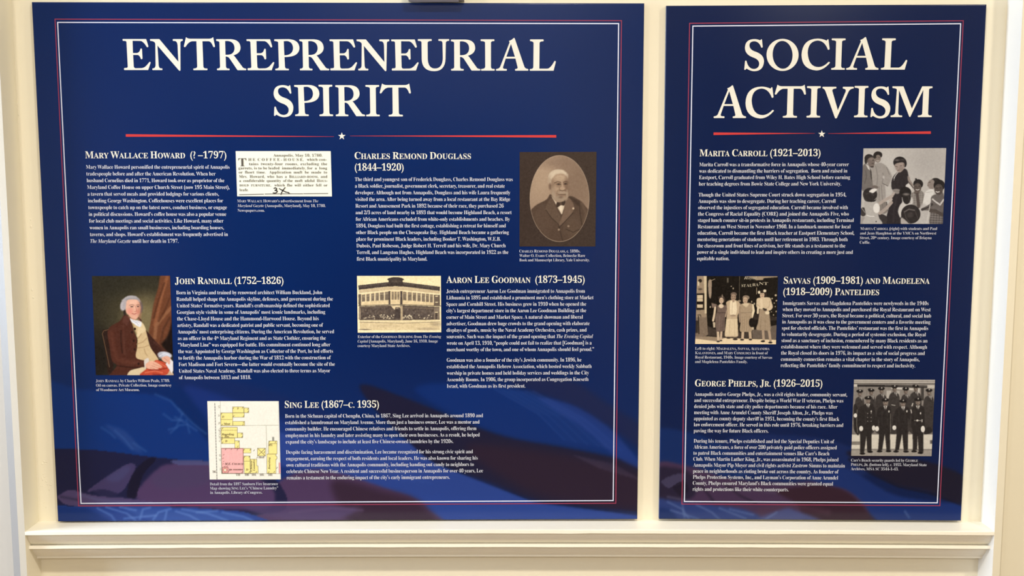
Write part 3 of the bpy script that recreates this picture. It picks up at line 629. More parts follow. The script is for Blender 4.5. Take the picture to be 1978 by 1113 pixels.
def classroom_visit():
    c = Canvas(30, 25, 1220, 1080, 3, (180, 174, 168))
    c.ell(1000, 200, 260, 240, (164, 158, 153), .7, 260); c.ell(420, 250, 120, 200, (192, 186, 180), .6, 160); c.ell(960, 580, 120, 60, (176, 170, 164), .6, 60)
    c.cpoly([(195, 300), (250, 255), (325, 240), (400, 290), (462, 390), (470, 440), (440, 520), (415, 556), (350, 520), (380, 560), (378, 760), (260, 800), (240, 600), (200, 500)], (150, 143, 137), 1, 5)
    for p in [[(350, 380), (360, 430), (340, 520)], [(400, 300), (440, 400)], [(300, 560), (300, 740)], [(330, 540), (345, 740)], [(255, 280), (280, 420), (270, 540)]]: c.line(p, 7, (108, 101, 97), .8, 6)
    c.line([(350, 518), (415, 552)], 8, (70, 64, 62), .8); c.cpoly([(355, 410), (372, 430), (365, 460), (350, 440)], (196, 190, 184), .8, 4)
    c.cpoly([(80, 285), (125, 250), (165, 290), (195, 360), (208, 480), (215, 560), (160, 590), (70, 610), (70, 400)], (110, 103, 99), 1, 5); c.poly([(118, 255), (160, 280), (185, 350), (150, 320)], (200, 194, 188), 1, 4); c.poly([(176, 300), (196, 360), (205, 500), (190, 440)], (54, 49, 47), 1, 4)
    c.line([(120, 340), (130, 430), (105, 520)], 8, (78, 72, 69), .8, 7)
    c.ell(285, 135, 58, 48, (42, 37, 36), 1, 6); c.ell(283, 185, 40, 52, (122, 110, 102), 1, 6, 8); c.ell(262, 168, 8, 4, (60, 52, 48)); c.ell(300, 172, 8, 4, (60, 52, 48)); c.line([(268, 212), (285, 218), (302, 210)], 7, (210, 200, 192), .9, 4); c.ell(240, 150, 20, 36, (42, 37, 36), 1, 6)
    c.ell(165, 180, 62, 56, (48, 43, 42), 1, 6); c.ell(122, 215, 18, 40, (44, 40, 39), 1, 8); c.cpoly([(150, 195), (200, 165), (240, 190), (242, 240), (225, 290), (190, 302), (155, 270)], (112, 100, 94), 1, 5); c.ell(218, 205, 12, 5, (54, 47, 44)); c.ell(215, 250, 16, 5, (70, 58, 54)); c.ell(205, 296, 24, 8, (44, 38, 36), .9); c.ell(145, 220, 10, 18, (92, 80, 75)); c.ell(190, 190, 30, 14, (136, 123, 115), .6, 16)
    c.ell(240, 570, 48, 26, (104, 94, 89), 1, 6)
    # the teacher
    c.cpoly([(555, 360), (600, 345), (640, 318), (680, 350), (698, 460), (685, 530), (620, 590), (590, 610), (480, 605), (465, 500), (495, 420)], (46, 41, 43), 1, 5)
    c.cpoly([(490, 635), (580, 640), (610, 760), (600, 1070), (400, 1070), (415, 900), (470, 720)], (43, 38, 41), 1, 5); c.line([(540, 700), (500, 850), (490, 1040)], 20, (58, 52, 54), .6, 20)
    c.cpoly([(480, 605), (525, 590), (575, 602), (580, 640), (540, 660), (490, 630)], (134, 126, 121), 1, 4); c.line([(500, 620), (570, 625)], 5, (80, 73, 71), .8)
    c.cpoly([(456, 690), (490, 630), (515, 650), (480, 700)], (168, 156, 147), 1, 5)
    c.ell(578, 235, 88, 78, (38, 34, 34), 1, 7); c.ell(645, 250, 26, 50, (40, 36, 36), 1, 7); c.cpoly([(510, 265), (560, 240), (630, 240), (640, 300), (615, 345), (575, 372), (540, 350), (515, 310)], (152, 137, 128), 1, 5)
    c.ell(540, 205, 30, 12, (112, 104, 101), .8, 14); c.ell(615, 200, 30, 10, (84, 77, 75), .7, 14); c.line([(520, 290), (545, 292)], 6, (58, 50, 47)); c.line([(580, 282), (605, 280)], 6, (64, 55, 51)); c.line([(545, 300), (538, 325)], 6, (118, 104, 96), .8); c.line([(548, 340), (572, 338)], 7, (84, 66, 62)); c.ell(632, 270, 10, 22, (128, 113, 105)); c.ell(590, 320, 26, 24, (126, 112, 104), .6, 24)
    c.line([(556, 366), (520, 410), (498, 450)], 9, (204, 198, 192), 1, 4); c.ell(505, 450, 5, 5, (210, 204, 198)); c.ell(500, 470, 5, 5, (210, 204, 198))
    c.cpoly([(682, 420), (705, 430), (725, 480), (758, 540), (740, 600), (720, 560), (690, 490)], (138, 125, 117), 1, 5); c.cpoly([(655, 550), (695, 520), (745, 580), (735, 615), (690, 580)], (200, 194, 188), 1, 4); c.line([(690, 490), (760, 580)], 9, (46, 41, 42), .8)
    # pupils
    c.cpoly([(300, 810), (400, 765), (410, 900), (330, 920)], (124, 115, 109), 1, 5); c.line([(345, 800), (360, 900)], 6, (86, 79, 75), .8); c.line([(400, 770), (412, 880)], 7, (52, 47, 46)); c.cpoly([(280, 930), (400, 960), (395, 1070), (320, 1070)], (54, 49, 49), 1, 6); c.ell(85, 900, 45, 60, (60, 54, 53), 1, 8); c.rect(50, 970, 110, 1070, (150, 143, 138), 1, 6); c.line([(60, 840), (110, 910)], 7, (180, 174, 168), .8)
    c.line([(285, 800), (380, 740), (470, 690)], 40, (166, 153, 144), 1, 6); c.line([(310, 920), (400, 850), (465, 775)], 42, (162, 149, 140), 1, 6); c.ell(455, 740, 30, 20, (178, 165, 156), 1, 6, -40)
    c.cpoly([(100, 770), (180, 745), (260, 755), (300, 820), (290, 920), (300, 980), (335, 1070), (85, 1070), (120, 950), (105, 850)], (172, 166, 160), 1, 5); c.line([(135, 945), (180, 960), (232, 960)], 12, (214, 208, 202), .9); c.ell(265, 850, 44, 66, (216, 210, 203), 1, 7); c.ell(260, 1030, 9, 9, (66, 60, 58))
    c.ell(178, 665, 96, 88, (46, 41, 41), 1, 7); c.cpoly([(90, 690), (130, 740), (250, 735), (270, 690), (240, 760), (120, 755)], (40, 35, 35), 1, 6); c.cpoly([(165, 625), (210, 590), (262, 588), (268, 606), (222, 645), (190, 640)], (216, 210, 204), 1, 4); c.line([(130, 660), (180, 640), (230, 680)], 8, (84, 77, 75), .7, 10)
    c.ell(825, 525, 66, 64, (38, 34, 34), 1, 6); c.ell(795, 460, 14, 12, (44, 40, 40)); c.cpoly([(735, 650), (790, 625), (860, 612), (905, 660), (908, 720), (880, 790), (850, 850), (760, 810), (728, 720)], (130, 123, 117), 1, 5)
    for i in range(5): c.line([(745 + i * 35, 640), (740 + i * 35, 820)], 5, (92, 85, 81), .6); c.line([(735, 670 + i * 32), (900, 660 + i * 32)], 5, (168, 161, 155), .6)
    c.ell(815, 575, 52, 62, (86, 76, 71), 1, 6); c.ell(795, 555, 9, 5, (40, 34, 33)); c.ell(840, 555, 9, 5, (40, 34, 33)); c.line([(795, 600), (818, 606), (838, 598)], 10, (214, 206, 199), .9, 4); c.ell(815, 545, 24, 12, (110, 98, 91), .5, 14); c.ell(805, 640, 36, 26, (94, 83, 77), 1, 7); c.line([(812, 665), (832, 830)], 40, (80, 70, 66), 1, 6)
    c.ell(1060, 510, 76, 66, (42, 38, 38), 1, 6); c.cpoly([(950, 520), (985, 470), (1030, 470), (1050, 530), (1030, 590), (985, 590), (958, 560)], (134, 122, 115), 1, 5); c.line([(965, 505), (990, 500)], 6, (56, 49, 46)); c.line([(950, 545), (962, 550)], 6, (84, 70, 66)); c.cpoly([(920, 640), (990, 595), (1035, 610), (1020, 720), (960, 820), (890, 810)], (206, 201, 195), 1, 5); c.line([(930, 640), (1020, 630)], 5, (150, 144, 139), .8); c.ell(900, 900, 60, 110, (176, 170, 165), .9, 20)
    c.ell(1108, 545, 76, 78, (35, 31, 31), 1, 6); c.cpoly([(1000, 700), (1060, 665), (1165, 655), (1190, 1070), (985, 1070), (985, 900), (900, 880), (868, 860), (985, 790)], (98, 91, 88), 1, 5)
    for i in range(5): c.line([(1000 + i * 38, 900), (990 + i * 38, 1060)], 6, (58, 52, 51), .8); c.line([(990, 930 + i * 32), (1165, 940 + i * 32)], 5, (166, 160, 155), .7)
    c.ell(1100, 598, 58, 74, (78, 69, 65), 1, 6); c.ell(1075, 580, 10, 5, (34, 29, 29)); c.ell(1125, 578, 10, 5, (34, 29, 29)); c.line([(1065, 628), (1085, 636), (1108, 630)], 11, (222, 215, 209), .95, 4); c.ell(1090, 560, 26, 12, (108, 97, 91), .5, 14)
    c.line([(1020, 730), (1075, 775), (1118, 805), (1168, 735)], 22, (198, 192, 187), .9, 4); c.line([(1040, 735), (1118, 788)], 5, (90, 84, 81), .8); c.line([(985, 880), (1060, 890), (1150, 940)], 46, (74, 66, 62), 1, 6); c.line([(880, 870), (960, 830), (1010, 800)], 34, (58, 52, 51), .9, 6); c.line([(985, 800), (940, 1050)], 12, (196, 190, 184), .8); c.line([(890, 845), (990, 815)], 5, (168, 160, 155), .7)
    c.cpoly([(555, 900), (575, 820), (625, 765), (700, 770), (740, 700), (752, 780), (690, 820), (620, 850), (590, 980)], (194, 188, 182), 1, 5); c.ell(652, 640, 80, 76, (35, 31, 31), 1, 7); c.ell(670, 705, 56, 92, (40, 36, 36), 1, 7); c.ell(664, 664, 40, 16, (134, 125, 120), .8, 16); c.line([(690, 690), (715, 780)], 8, (78, 71, 69), .7, 8)
    c.ell(725, 930, 130, 128, (46, 41, 41), 1, 7); c.line([(640, 900), (700, 865), (775, 878)], 14, (120, 112, 108), .8, 12); c.line([(640, 900), (660, 980), (720, 1060)], 8, (90, 83, 80), .7, 8); c.ell(720, 940, 40, 36, (66, 60, 59), .8, 20); c.cpoly([(595, 980), (640, 1000), (700, 1070), (600, 1070)], (168, 160, 154), 1, 6); c.line([(790, 900), (820, 990)], 10, (78, 71, 69), .7, 10)
    c.noise(2, 5, 5); return c

def restaurant_front():
    c = Canvas(40, 40, 1265, 1060, 3, (23, 18, 14)); R = np.random.RandomState(11)
    c.poly([(60, 940), (250, 930), (480, 948), (900, 962), (1240, 975), (1240, 1060), (40, 1060)], (226, 202, 164), 1, 5); c.poly([(50, 900), (240, 930), (480, 948), (380, 1000), (60, 960)], (146, 126, 104), 1, 8)
    c.poly([(240, 780), (360, 830), (480, 870), (700, 870), (870, 840), (1240, 830), (1240, 970), (880, 960), (480, 944), (235, 920)], (62, 52, 45), 1, 10); c.poly([(870, 840), (1240, 760), (1240, 972), (880, 960)], (100, 87, 76), 1, 8)
    c.poly([(60, 40), (222, 40), (222, 600), (240, 900), (170, 940), (40, 920)], (150, 129, 106), 1, 4); c.poly([(180, 40), (222, 40), (222, 600), (196, 600)], (206, 186, 152), 1, 4); c.poly([(60, 655), (225, 655), (240, 905), (180, 935), (60, 930)], (122, 104, 87), 1, 5)
    c.poly([(78, 312), (190, 308), (188, 545), (74, 550)], (36, 28, 23), 1, 4)
    for a, b in [(337, 385), (390, 426), (470, 516)]: c.rect(86, a, 168, b, (212, 190, 156), 1, 3); c.line([(95, (a + b) / 2), (158, (a + b) / 2)], 6, (160, 140, 114), .7)
    c.ell(130, 130, 26, 26, (44, 35, 29)); c.rect(95, 140, 118, 200, (212, 194, 162), 1, 4); c.ell(130, 250, 30, 14, (70, 58, 48), .8, 12); c.line([(95, 620), (135, 618), (140, 650)], 9, (40, 32, 27)); c.line([(105, 640), (112, 890)], 14, (34, 27, 23)); c.rect(60, 700, 98, 880, (44, 36, 30), .9, 6)
    c.cpoly([(248, 130), (290, 118), (295, 220), (290, 330), (275, 385), (255, 350), (245, 250)], (152, 132, 112), 1, 5); c.line([(285, 130), (340, 105)], 8, (180, 160, 134), .8)
    c.line([(693, 62), (692, 420)], 6, (112, 100, 84), .9); c.rect(512, 90, 536, 155, (150, 140, 120), .6, 6); c.poly([(760, 62), (1240, 62), (1240, 78), (1040, 92), (1030, 118), (930, 122), (880, 90)], (158, 138, 112), 1, 4); c.line([(940, 232), (938, 320)], 9, (190, 170, 140), .8)
    for x, y, r in [(1212, 338, 16), (1222, 415, 12), (1160, 385, 9), (1218, 570, 8), (1190, 450, 7), (1205, 500, 7), (1150, 575, 8), (1180, 620, 8), (905, 460, 9), (868, 430, 8), (275, 505, 9), (575, 210, 8), (603, 240, 8), (925, 640, 10), (1215, 660, 9)]: c.ell(x, y, r, r * R.uniform(.8, 1.8), (206, 186, 156), .85, 5)
    c.poly([(880, 620), (980, 600), (1240, 660), (1240, 700), (900, 690)], (48, 39, 33), 1, 8)
    c.ell(690, 420, 24, 14, (160, 140, 116), .9, 6)
    H = (200, 172, 143)
    # first woman
    c.poly([(290, 445), (370, 470), (355, 515), (300, 518)], (124, 104, 91), 1, 4); c.line([(345, 515), (335, 600), (315, 700)], 30, (206, 182, 152), 1, 5); c.line([(505, 540), (490, 640)], 24, (190, 165, 137), 1, 5); c.line([(383, 845), (390, 990)], 34, (202, 177, 147), 1, 5); c.line([(435, 845), (425, 980)], 30, (196, 170, 141), 1, 5); c.ell(388, 1000, 24, 12, (64, 52, 44)); c.ell(428, 988, 20, 9, (60, 49, 42))
    c.cpoly([(372, 480), (420, 500), (480, 478), (518, 500), (505, 560), (490, 640), (485, 760), (478, 845), (420, 856), (362, 846), (345, 700), (348, 640), (372, 560)], (106, 88, 78), 1, 5); c.line([(372, 590), (488, 585)], 12, (74, 60, 53), .9); c.line([(460, 660), (455, 840)], 6, (78, 64, 57), .8); c.line([(410, 640), (400, 830)], 12, (124, 105, 93), .7, 10); c.ell(430, 492, 36, 30, (216, 192, 162), 1, 7)
    c.ell(435, 378, 46, 30, (62, 50, 43), 1, 6); c.ell(468, 410, 18, 32, (70, 57, 49), 1, 6); c.ell(433, 415, 31, 44, H, 1, 6); c.ell(420, 405, 6, 4, (70, 56, 48)); c.ell(445, 405, 6, 4, (70, 56, 48)); c.line([(424, 434), (442, 434)], 6, (120, 84, 72)); c.cpoly([(438, 350), (445, 320), (456, 350), (450, 370)], (150, 130, 110), 1, 4); c.poly([(310, 720), (345, 725), (345, 800), (318, 800)], (196, 176, 148), 1, 5)
    # second, in a long apron
    c.line([(690, 460), (700, 570), (705, 700)], 34, (152, 130, 108), 1, 5); c.ell(705, 705, 18, 20, (110, 92, 78)); c.cpoly([(502, 440), (570, 405), (640, 408), (694, 450), (700, 560), (665, 640), (672, 800), (668, 925), (580, 935), (485, 922), (500, 740), (510, 620), (512, 520)], (188, 164, 133), 1, 5)
    c.poly([(505, 680), (662, 675), (668, 922), (484, 922)], (214, 192, 156), 1, 6); c.cpoly([(560, 430), (600, 418), (642, 425), (655, 560), (630, 625), (590, 640), (558, 600)], (228, 208, 174), 1, 5); c.line([(590, 430), (585, 600)], 6, (176, 152, 122), .8); c.line([(560, 700), (545, 915)], 10, (190, 166, 134), .7, 10); c.line([(620, 700), (625, 915)], 10, (192, 168, 136), .7, 10); c.ell(600, 628, 40, 14, (150, 126, 103), .9); c.line([(510, 470), (515, 620)], 8, (130, 110, 91), .7)
    c.ell(535, 948, 30, 14, (58, 47, 40)); c.ell(632, 968, 34, 14, (58, 47, 40)); c.ell(610, 325, 44, 32, (114, 96, 82), 1, 6); c.ell(606, 368, 37, 48, (156, 131, 109), 1, 6); c.ell(592, 358, 7, 4, (70, 56, 48)); c.ell(622, 358, 7, 4, (70, 56, 48)); c.line([(592, 388), (620, 388)], 6, (100, 72, 62)); c.line([(606, 362), (606, 378)], 6, (176, 150, 126), .8); c.line([(607, 405), (607, 425)], 30, (166, 140, 116), 1, 5)
    # third
    c.line([(742, 860), (736, 965)], 38, (194, 168, 138), 1, 5); c.line([(842, 855), (850, 965)], 38, (190, 164, 134), 1, 5); c.ell(730, 975, 28, 13, (58, 47, 40)); c.ell(850, 972, 24, 13, (58, 47, 40)); c.line([(880, 480), (895, 560), (868, 650)], 36, (222, 202, 167), 1, 5)
    c.cpoly([(700, 485), (750, 452), (840, 448), (875, 480), (870, 600), (872, 720), (868, 850), (790, 862), (700, 850), (712, 700), (712, 600)], (164, 142, 115), 1, 5); c.line([(708, 590), (868, 585)], 9, (126, 107, 88), .8); c.cpoly([(735, 465), (790, 450), (830, 460), (790, 510), (760, 490)], (206, 184, 151), 1, 4)
    for x in (735, 765, 800, 835): c.line([(x, 640), (x - 5, 850)], 6, (132, 113, 92), .7)
    c.line([(700, 500), (690, 640), (700, 720)], 22, (150, 128, 105), .9, 5); c.ell(786, 372, 50, 34, (136, 117, 99), 1, 6); c.ell(775, 410, 35, 46, (184, 157, 130), 1, 6); c.ell(760, 402, 6, 4, (74, 59, 50)); c.ell(788, 402, 6, 4, (74, 59, 50)); c.line([(764, 432), (784, 432)], 6, (120, 84, 72)); c.ell(868, 730, 40, 66, (24, 19, 16), 1, 7); c.rect(870, 795, 900, 835, (210, 190, 158), .9, 5)
    # fourth
    c.line([(1030, 838), (1040, 985)], 36, (168, 145, 120), 1, 5); c.line([(1115, 834), (1138, 1000)], 36, (172, 148, 123), 1, 5); c.ell(1028, 998, 30, 13, (40, 32, 27)); c.ell(1135, 1016, 30, 13, (40, 32, 27))
    c.cpoly([(985, 530), (1050, 540), (1110, 560), (1130, 680), (1134, 836), (1040, 838), (936, 828), (955, 740), (972, 640)], (158, 137, 112), 1, 5); c.line([(1005, 640), (990, 830)], 6, (122, 104, 85), .8); c.line([(1060, 700), (1060, 830)], 6, (128, 109, 89), .7)
    c.cpoly([(945, 385), (1010, 368), (1060, 366), (1130, 375), (1155, 440), (1168, 515), (1120, 560), (1060, 545), (1045, 520), (985, 535), (935, 500), (936, 430)], (206, 183, 150), 1, 5); c.line([(1005, 400), (1010, 520)], 34, (222, 200, 166), .8, 10); c.line([(945, 470), (985, 500)], 7, (150, 129, 105), .8); c.line([(1130, 420), (1120, 500), (1060, 540)], 7, (160, 138, 112), .8); c.line([(960, 510), (955, 590)], 30, (214, 192, 160), 1, 5); c.ell(1060, 545, 26, 16, (60, 48, 41)); c.ell(1092, 588, 32, 24, (216, 196, 163), 1, 6)
    c.ell(1060, 320, 26, 46, (50, 40, 34), 1, 6); c.ell(1018, 335, 32, 47, H, 1, 6); c.ell(1015, 287, 44, 20, (46, 37, 31), 1, 5); c.ell(974, 295, 17, 22, (222, 206, 176), 1, 6); c.ell(1055, 275, 22, 20, (222, 206, 176), 1, 6); c.ell(1006, 322, 6, 4, (70, 56, 48)); c.ell(1030, 322, 6, 4, (70, 56, 48)); c.line([(1010, 352), (1030, 352)], 6, (128, 84, 72))
    c.noise(2.5, 5, 6); return c

def guard_lineup():
    c = Canvas(10, 40, 1140, 1075, 3, (134, 126, 118)); D = (58, 53, 51); E = (42, 38, 37)
    c.rect(10, 40, 1140, 118, (176, 168, 158)); c.line([(60, 80), (1120, 84)], 8, (140, 132, 124)); c.line([(60, 108), (1120, 112)], 10, (78, 72, 68)); c.line([(110, 135), (560, 140), (1020, 152)], 30, (50, 46, 45)); c.line([(470, 135), (1010, 148)], 6, (130, 122, 114), .7); c.rect(60, 120, 108, 150, (196, 188, 176)); c.rect(1020, 130, 1115, 172, (190, 182, 170), 1, 8)
    c.line([(560, 165), (860, 185)], 26, (196, 188, 178)); c.rect(490, 200, 550, 300, (178, 170, 160)); c.rect(620, 200, 660, 290, (170, 162, 152)); c.rect(900, 170, 920, 270, (196, 188, 178)); c.rect(940, 165, 975, 330, (66, 61, 58)); c.rect(120, 150, 125, 200, (70, 65, 62))
    for x in (90, 180, 230, 330, 1070): c.line([(x, 160), (x, 420)], 5, (104, 97, 91), .6)
    c.rect(30, 640, 1100, 775, (120, 112, 105), 1, 8); c.rect(10, 775, 1140, 968, (206, 197, 181)); c.rect(10, 865, 142, 908, (124, 116, 107)); c.rect(1055, 845, 1140, 895, (80, 74, 70), .9, 6); c.poly([(10, 955), (1140, 960), (1140, 1075), (10, 1075)], (152, 144, 134), 1, 6); c.line([(10, 972), (1140, 972)], 10, (110, 103, 96), .7)
    def officer(hx, hy, r, body, front):
        s = 1.0 if front else .92
        c.cpoly(body, E if front else D, 1, 5)
        c.ell(hx, hy, 30 * s, 42 * s, (122, 108, 98) if front else (104, 92, 84), 1, 6); c.ell(hx + 8, hy + 4, 12, 24, (150, 135, 123), .6, 14)
        c.ell(hx, hy - 36 * s, 48 * s, 22 * s, (36, 32, 32), 1, 5, r); c.ell(hx, hy - 22 * s, 40 * s, 9, (26, 23, 23), 1, 4); c.ell(hx + 4, hy - 44 * s, 9, 10, (186, 178, 168), .9, 5)
        c.ell(hx - 11, hy - 4, 6, 4, (46, 40, 38)); c.ell(hx + 12, hy - 4, 6, 4, (46, 40, 38)); c.line([(hx - 9, hy + 22), (hx + 11, hy + 22)], 5, (66, 54, 50))
    for hx, hy, r, w, d in [(140, 240, 0, 66, 0), (288, 225, 10, 60, 0), (422, 205, 0, 84, 0), (592, 180, 0, 78, 0), (738, 210, 0, 66, 0), (868, 175, 8, 84, 0), (1042, 228, 0, 74, 0)]:
        officer(hx, hy, r, [(hx - 20, hy + 42), (hx + 30, hy + 46), (hx + w * .85, hy + 110), (hx + w * .9, hy + 330), (hx + w * .6, 740), (hx - w * .9, 740), (hx - w * 1.15, hy + 330), (hx - w * .9, hy + 100)], False)
        c.poly([(hx - 6, hy + 42), (hx + 34, hy + 48), (hx + 30, hy + 100)], (196, 188, 178), .9, 4); c.line([(hx + 14, hy + 52), (hx + 26, hy + 110)], 8, (40, 36, 35))
    c.cpoly([(60, 400), (110, 420), (130, 760), (85, 750), (60, 660)], E, 1, 5); c.line([(105, 450), (100, 640), (112, 750)], 6, (170, 160, 146), .7); c.ell(83, 525, 22, 28, (216, 209, 198)); c.cpoly([(1000, 690), (1060, 680), (1075, 740), (980, 770)], E, 1, 5); c.line([(830, 370), (820, 400)], 14, (190, 182, 172)); c.line([(555, 385), (600, 395)], 9, (180, 172, 162), .9); c.line([(805, 450), (815, 495)], 10, (210, 203, 192), .9)
    # front row: trousers, then coats
    for a in [[(145, 700), (292, 700), (294, 985), (236, 990), (226, 800), (196, 1010), (142, 1010)], [(392, 620), (530, 620), (538, 975), (488, 980), (466, 760), (432, 975), (378, 985), (390, 800)], [(618, 590), (768, 590), (768, 975), (712, 980), (692, 760), (650, 975), (600, 985), (616, 800)], [(828, 680), (970, 680), (970, 1000), (908, 1005), (892, 790), (888, 970), (830, 985)]]: c.poly(a, E, 1, 5)
    for x, y in [(175, 1022), (275, 998), (398, 992), (515, 990), (612, 994), (742, 994), (848, 992), (930, 1012)]: c.ell(x, y, 36, 14, (24, 21, 21), 1, 6)
    officer(248, 330, -5, [(215, 372), (280, 362), (325, 405), (346, 520), (345, 680), (310, 722), (220, 725), (140, 720), (108, 640), (115, 500), (140, 420)], True)
    officer(474, 358, 0, [(435, 400), (505, 400), (545, 430), (550, 560), (545, 640), (455, 650), (400, 640), (385, 560), (370, 670), (340, 665), (355, 540), (385, 430)], True)
    officer(704, 372, 0, [(665, 412), (740, 408), (790, 440), (800, 540), (770, 600), (690, 615), (622, 600), (612, 660), (572, 660), (575, 560), (610, 450)], True)
    officer(898, 350, 0, [(860, 395), (930, 390), (980, 430), (985, 560), (985, 665), (950, 670), (950, 700), (880, 715), (815, 690), (812, 560), (825, 440)], True)
    for hx, y in [(247, 372), (472, 398), (704, 408), (896, 395)]:
        c.poly([(hx - 26, y), (hx + 28, y), (hx + 4, y + 62)], (204, 196, 186), 1, 4); c.line([(hx, y + 5), (hx + 3, y + 58)], 10, (40, 36, 35))
    for x, y in [(290, 472), (520, 472), (754, 470), (932, 496)]: c.ell(x, y, 9, 15, (206, 198, 188), .95, 4)
    for y in (498, 550, 600):
        for x in (242, 288): c.ell(x, y, 6, 6, (160, 152, 144), .9, 4)
    c.line([(822, 588), (955, 592)], 14, (30, 27, 27)); c.line([(850, 590), (950, 592)], 9, (170, 162, 152), .8); c.ell(890, 590, 14, 13, (200, 192, 182)); c.rect(942, 575, 958, 612, (206, 198, 188)); c.line([(540, 500), (540, 740)], 6, (140, 132, 122), .8); c.line([(770, 560), (766, 880)], 6, (70, 64, 61), .9); c.line([(810, 460), (815, 490)], 9, (200, 192, 182))
    for x, y, a, b in [(158, 695, 25, 34), (320, 688, 21, 34), (364, 698, 25, 34), (590, 684, 25, 30), (962, 702, 26, 42)]: c.ell(x, y, a, b, (222, 215, 204), 1, 6); c.line([(x, y), (x + 2, y + b - 6)], 4, (170, 162, 152), .7)
    for x in (215, 300, 430, 500, 650, 730, 860, 945): c.line([(x, 460), (x, 640)], 10, (60, 55, 53), .6, 12)
    c.noise(2.5, 5, 8); return c

# ------------------------------------------------------------------ the printed backgrounds: navy over a rippled flag
def board_one():
    c = Canvas(50, -10, 1260, 1020, 2, (7, 38, 92)); c.k = .5
    c.ell(120, 400, 160, 560, (18, 42, 96), .6, 200); c.ell(1230, 400, 120, 460, (14, 34, 80), .6, 140); c.ell(900, 620, 260, 160, (6, 28, 78), .6, 200)
    c.cpoly([(60, 738), (155, 752), (285, 762), (328, 772), (355, 802), (385, 832), (400, 852), (450, 900), (300, 884), (60, 866)], (14, 49, 114), .92, 5)
    c.cpoly([(330, 720), (470, 740), (640, 800), (640, 830), (520, 815), (420, 800)], (26, 38, 88), .6, 20)
    # stripes
    c.cpoly([(360, 745), (520, 800), (640, 850), (740, 880), (800, 900), (790, 930), (640, 935), (520, 925), (430, 890), (400, 810)], (28, 48, 114), .8, 14)
    c.cpoly([(700, 742), (800, 775), (950, 835), (1100, 866), (1190, 884), (1270, 905), (1270, 985), (1190, 985), (1100, 975), (1030, 965), (940, 930), (830, 890), (780, 845), (715, 780)], (34, 26, 50), .95, 6)
    c.cpoly([(900, 860), (1100, 880), (1270, 930), (1270, 985), (1100, 970), (1000, 940)], (60, 30, 44), .7, 30)
    c.cpoly([(800, 752), (960, 745), (1100, 790), (1190, 850), (1270, 915), (1190, 882), (1100, 862), (960, 836)], (10, 46, 112), .8, 14)
    c.cpoly([(985, 735), (1100, 735), (1160, 770), (1270, 845), (1270, 890), (1200, 840), (1120, 790), (1040, 760)], (32, 34, 72), .85, 12)
    c.cpoly([(1040, 770), (1110, 785), (1180, 830), (1230, 885), (1260, 915), (1190, 882), (1130, 830)], (38, 58, 128), .7, 10)
    for i in range(16):
        t = i / 15.0; c.line([(955 + 75 * t, 752 + 4 * t), (1040 + 90 * t, 800 + 10 * t), (1090 + 110 * t, 850 + 20 * t)], 2.0, (66, 80, 146), .16 + .2 * (i % 3 == 0), 4)
    for i in range(9): c.line([(1110 + i * 9, 880 + i * 2), (1160 + i * 10, 905 + i * 3)], 2, (96, 66, 88), .4, 4)
    c.cpoly([(430, 800), (560, 840), (700, 845), (780, 850), (835, 892), (940, 932), (1030, 968), (1110, 980), (1270, 1000), (1270, 1030), (845, 1030), (815, 975), (740, 945), (620, 915), (480, 880)], (50, 66, 136), .95, 7)
    c.line([(790, 852), (840, 893), (940, 932), (1030, 967), (1240, 995)], 4, (18, 18, 42), .7, 5)
    for i in range(18): c.line([(470 + i * 14, 800 + i * 3), (540 + i * 15, 868 + i * 3), (560 + i * 16, 900 + i * 2)], 3, (62, 84, 156), .22, 6)
    c.cpoly([(500, 990), (540, 930), (600, 908), (660, 915), (740, 942), (800, 962), (828, 985), (850, 1030), (495, 1030)], (98, 54, 84), .95, 8)
    c.cpoly([(640, 930), (740, 948), (810, 970), (850, 1030), (700, 1030)], (60, 31, 46), .85, 22); c.line([(560, 985), (620, 990), (690, 985)], 14, (96, 58, 84), .6, 16)
    # lower left folds
    c.cpoly([(60, 860), (105, 866), (175, 869), (225, 874), (285, 882), (355, 889), (410, 892), (520, 915), (540, 990), (300, 985), (60, 972)], (34, 28, 58), .95, 4)
    c.cpoly([(170, 950), (182, 938), (205, 922), (245, 897), (262, 900), (254, 920), (240, 945), (225, 954), (205, 947)], (86, 58, 94), .9, 4)
    c.cpoly([(205, 925), (240, 902), (252, 906), (230, 930)], (88, 70, 108), .6, 5); c.cpoly([(180, 948), (205, 946), (230, 956), (200, 960)], (50, 38, 70), .8, 4)
    c.cpoly([(262, 960), (275, 935), (300, 910), (325, 897), (400, 895), (480, 915), (530, 950), (500, 985), (305, 975)], (102, 58, 92), .92, 6)
    c.cpoly([(330, 891), (362, 888), (405, 892), (470, 905), (405, 900), (350, 899)], (100, 82, 122), .8, 4); c.cpoly([(290, 925), (330, 905), (400, 905), (400, 935), (320, 945)], (88, 60, 90), .6, 12)
    c.cpoly([(246, 960), (250, 930), (268, 900), (292, 884), (300, 890), (278, 915), (266, 950), (262, 962)], (24, 18, 38), .9, 4)
    c.cpoly([(112, 962), (122, 952), (138, 946), (170, 955), (205, 960), (240, 962), (305, 972), (330, 980), (150, 979)], (106, 70, 106), .85, 4); c.line([(150, 955), (190, 966), (250, 972)], 4, (112, 92, 124), .6, 5); c.line([(118, 960), (150, 966)], 4, (48, 36, 62), .7, 4)
    c.cpoly([(204, 822), (222, 824), (242, 833), (262, 855), (275, 876), (252, 868), (232, 850)], (50, 68, 128), .65, 5)
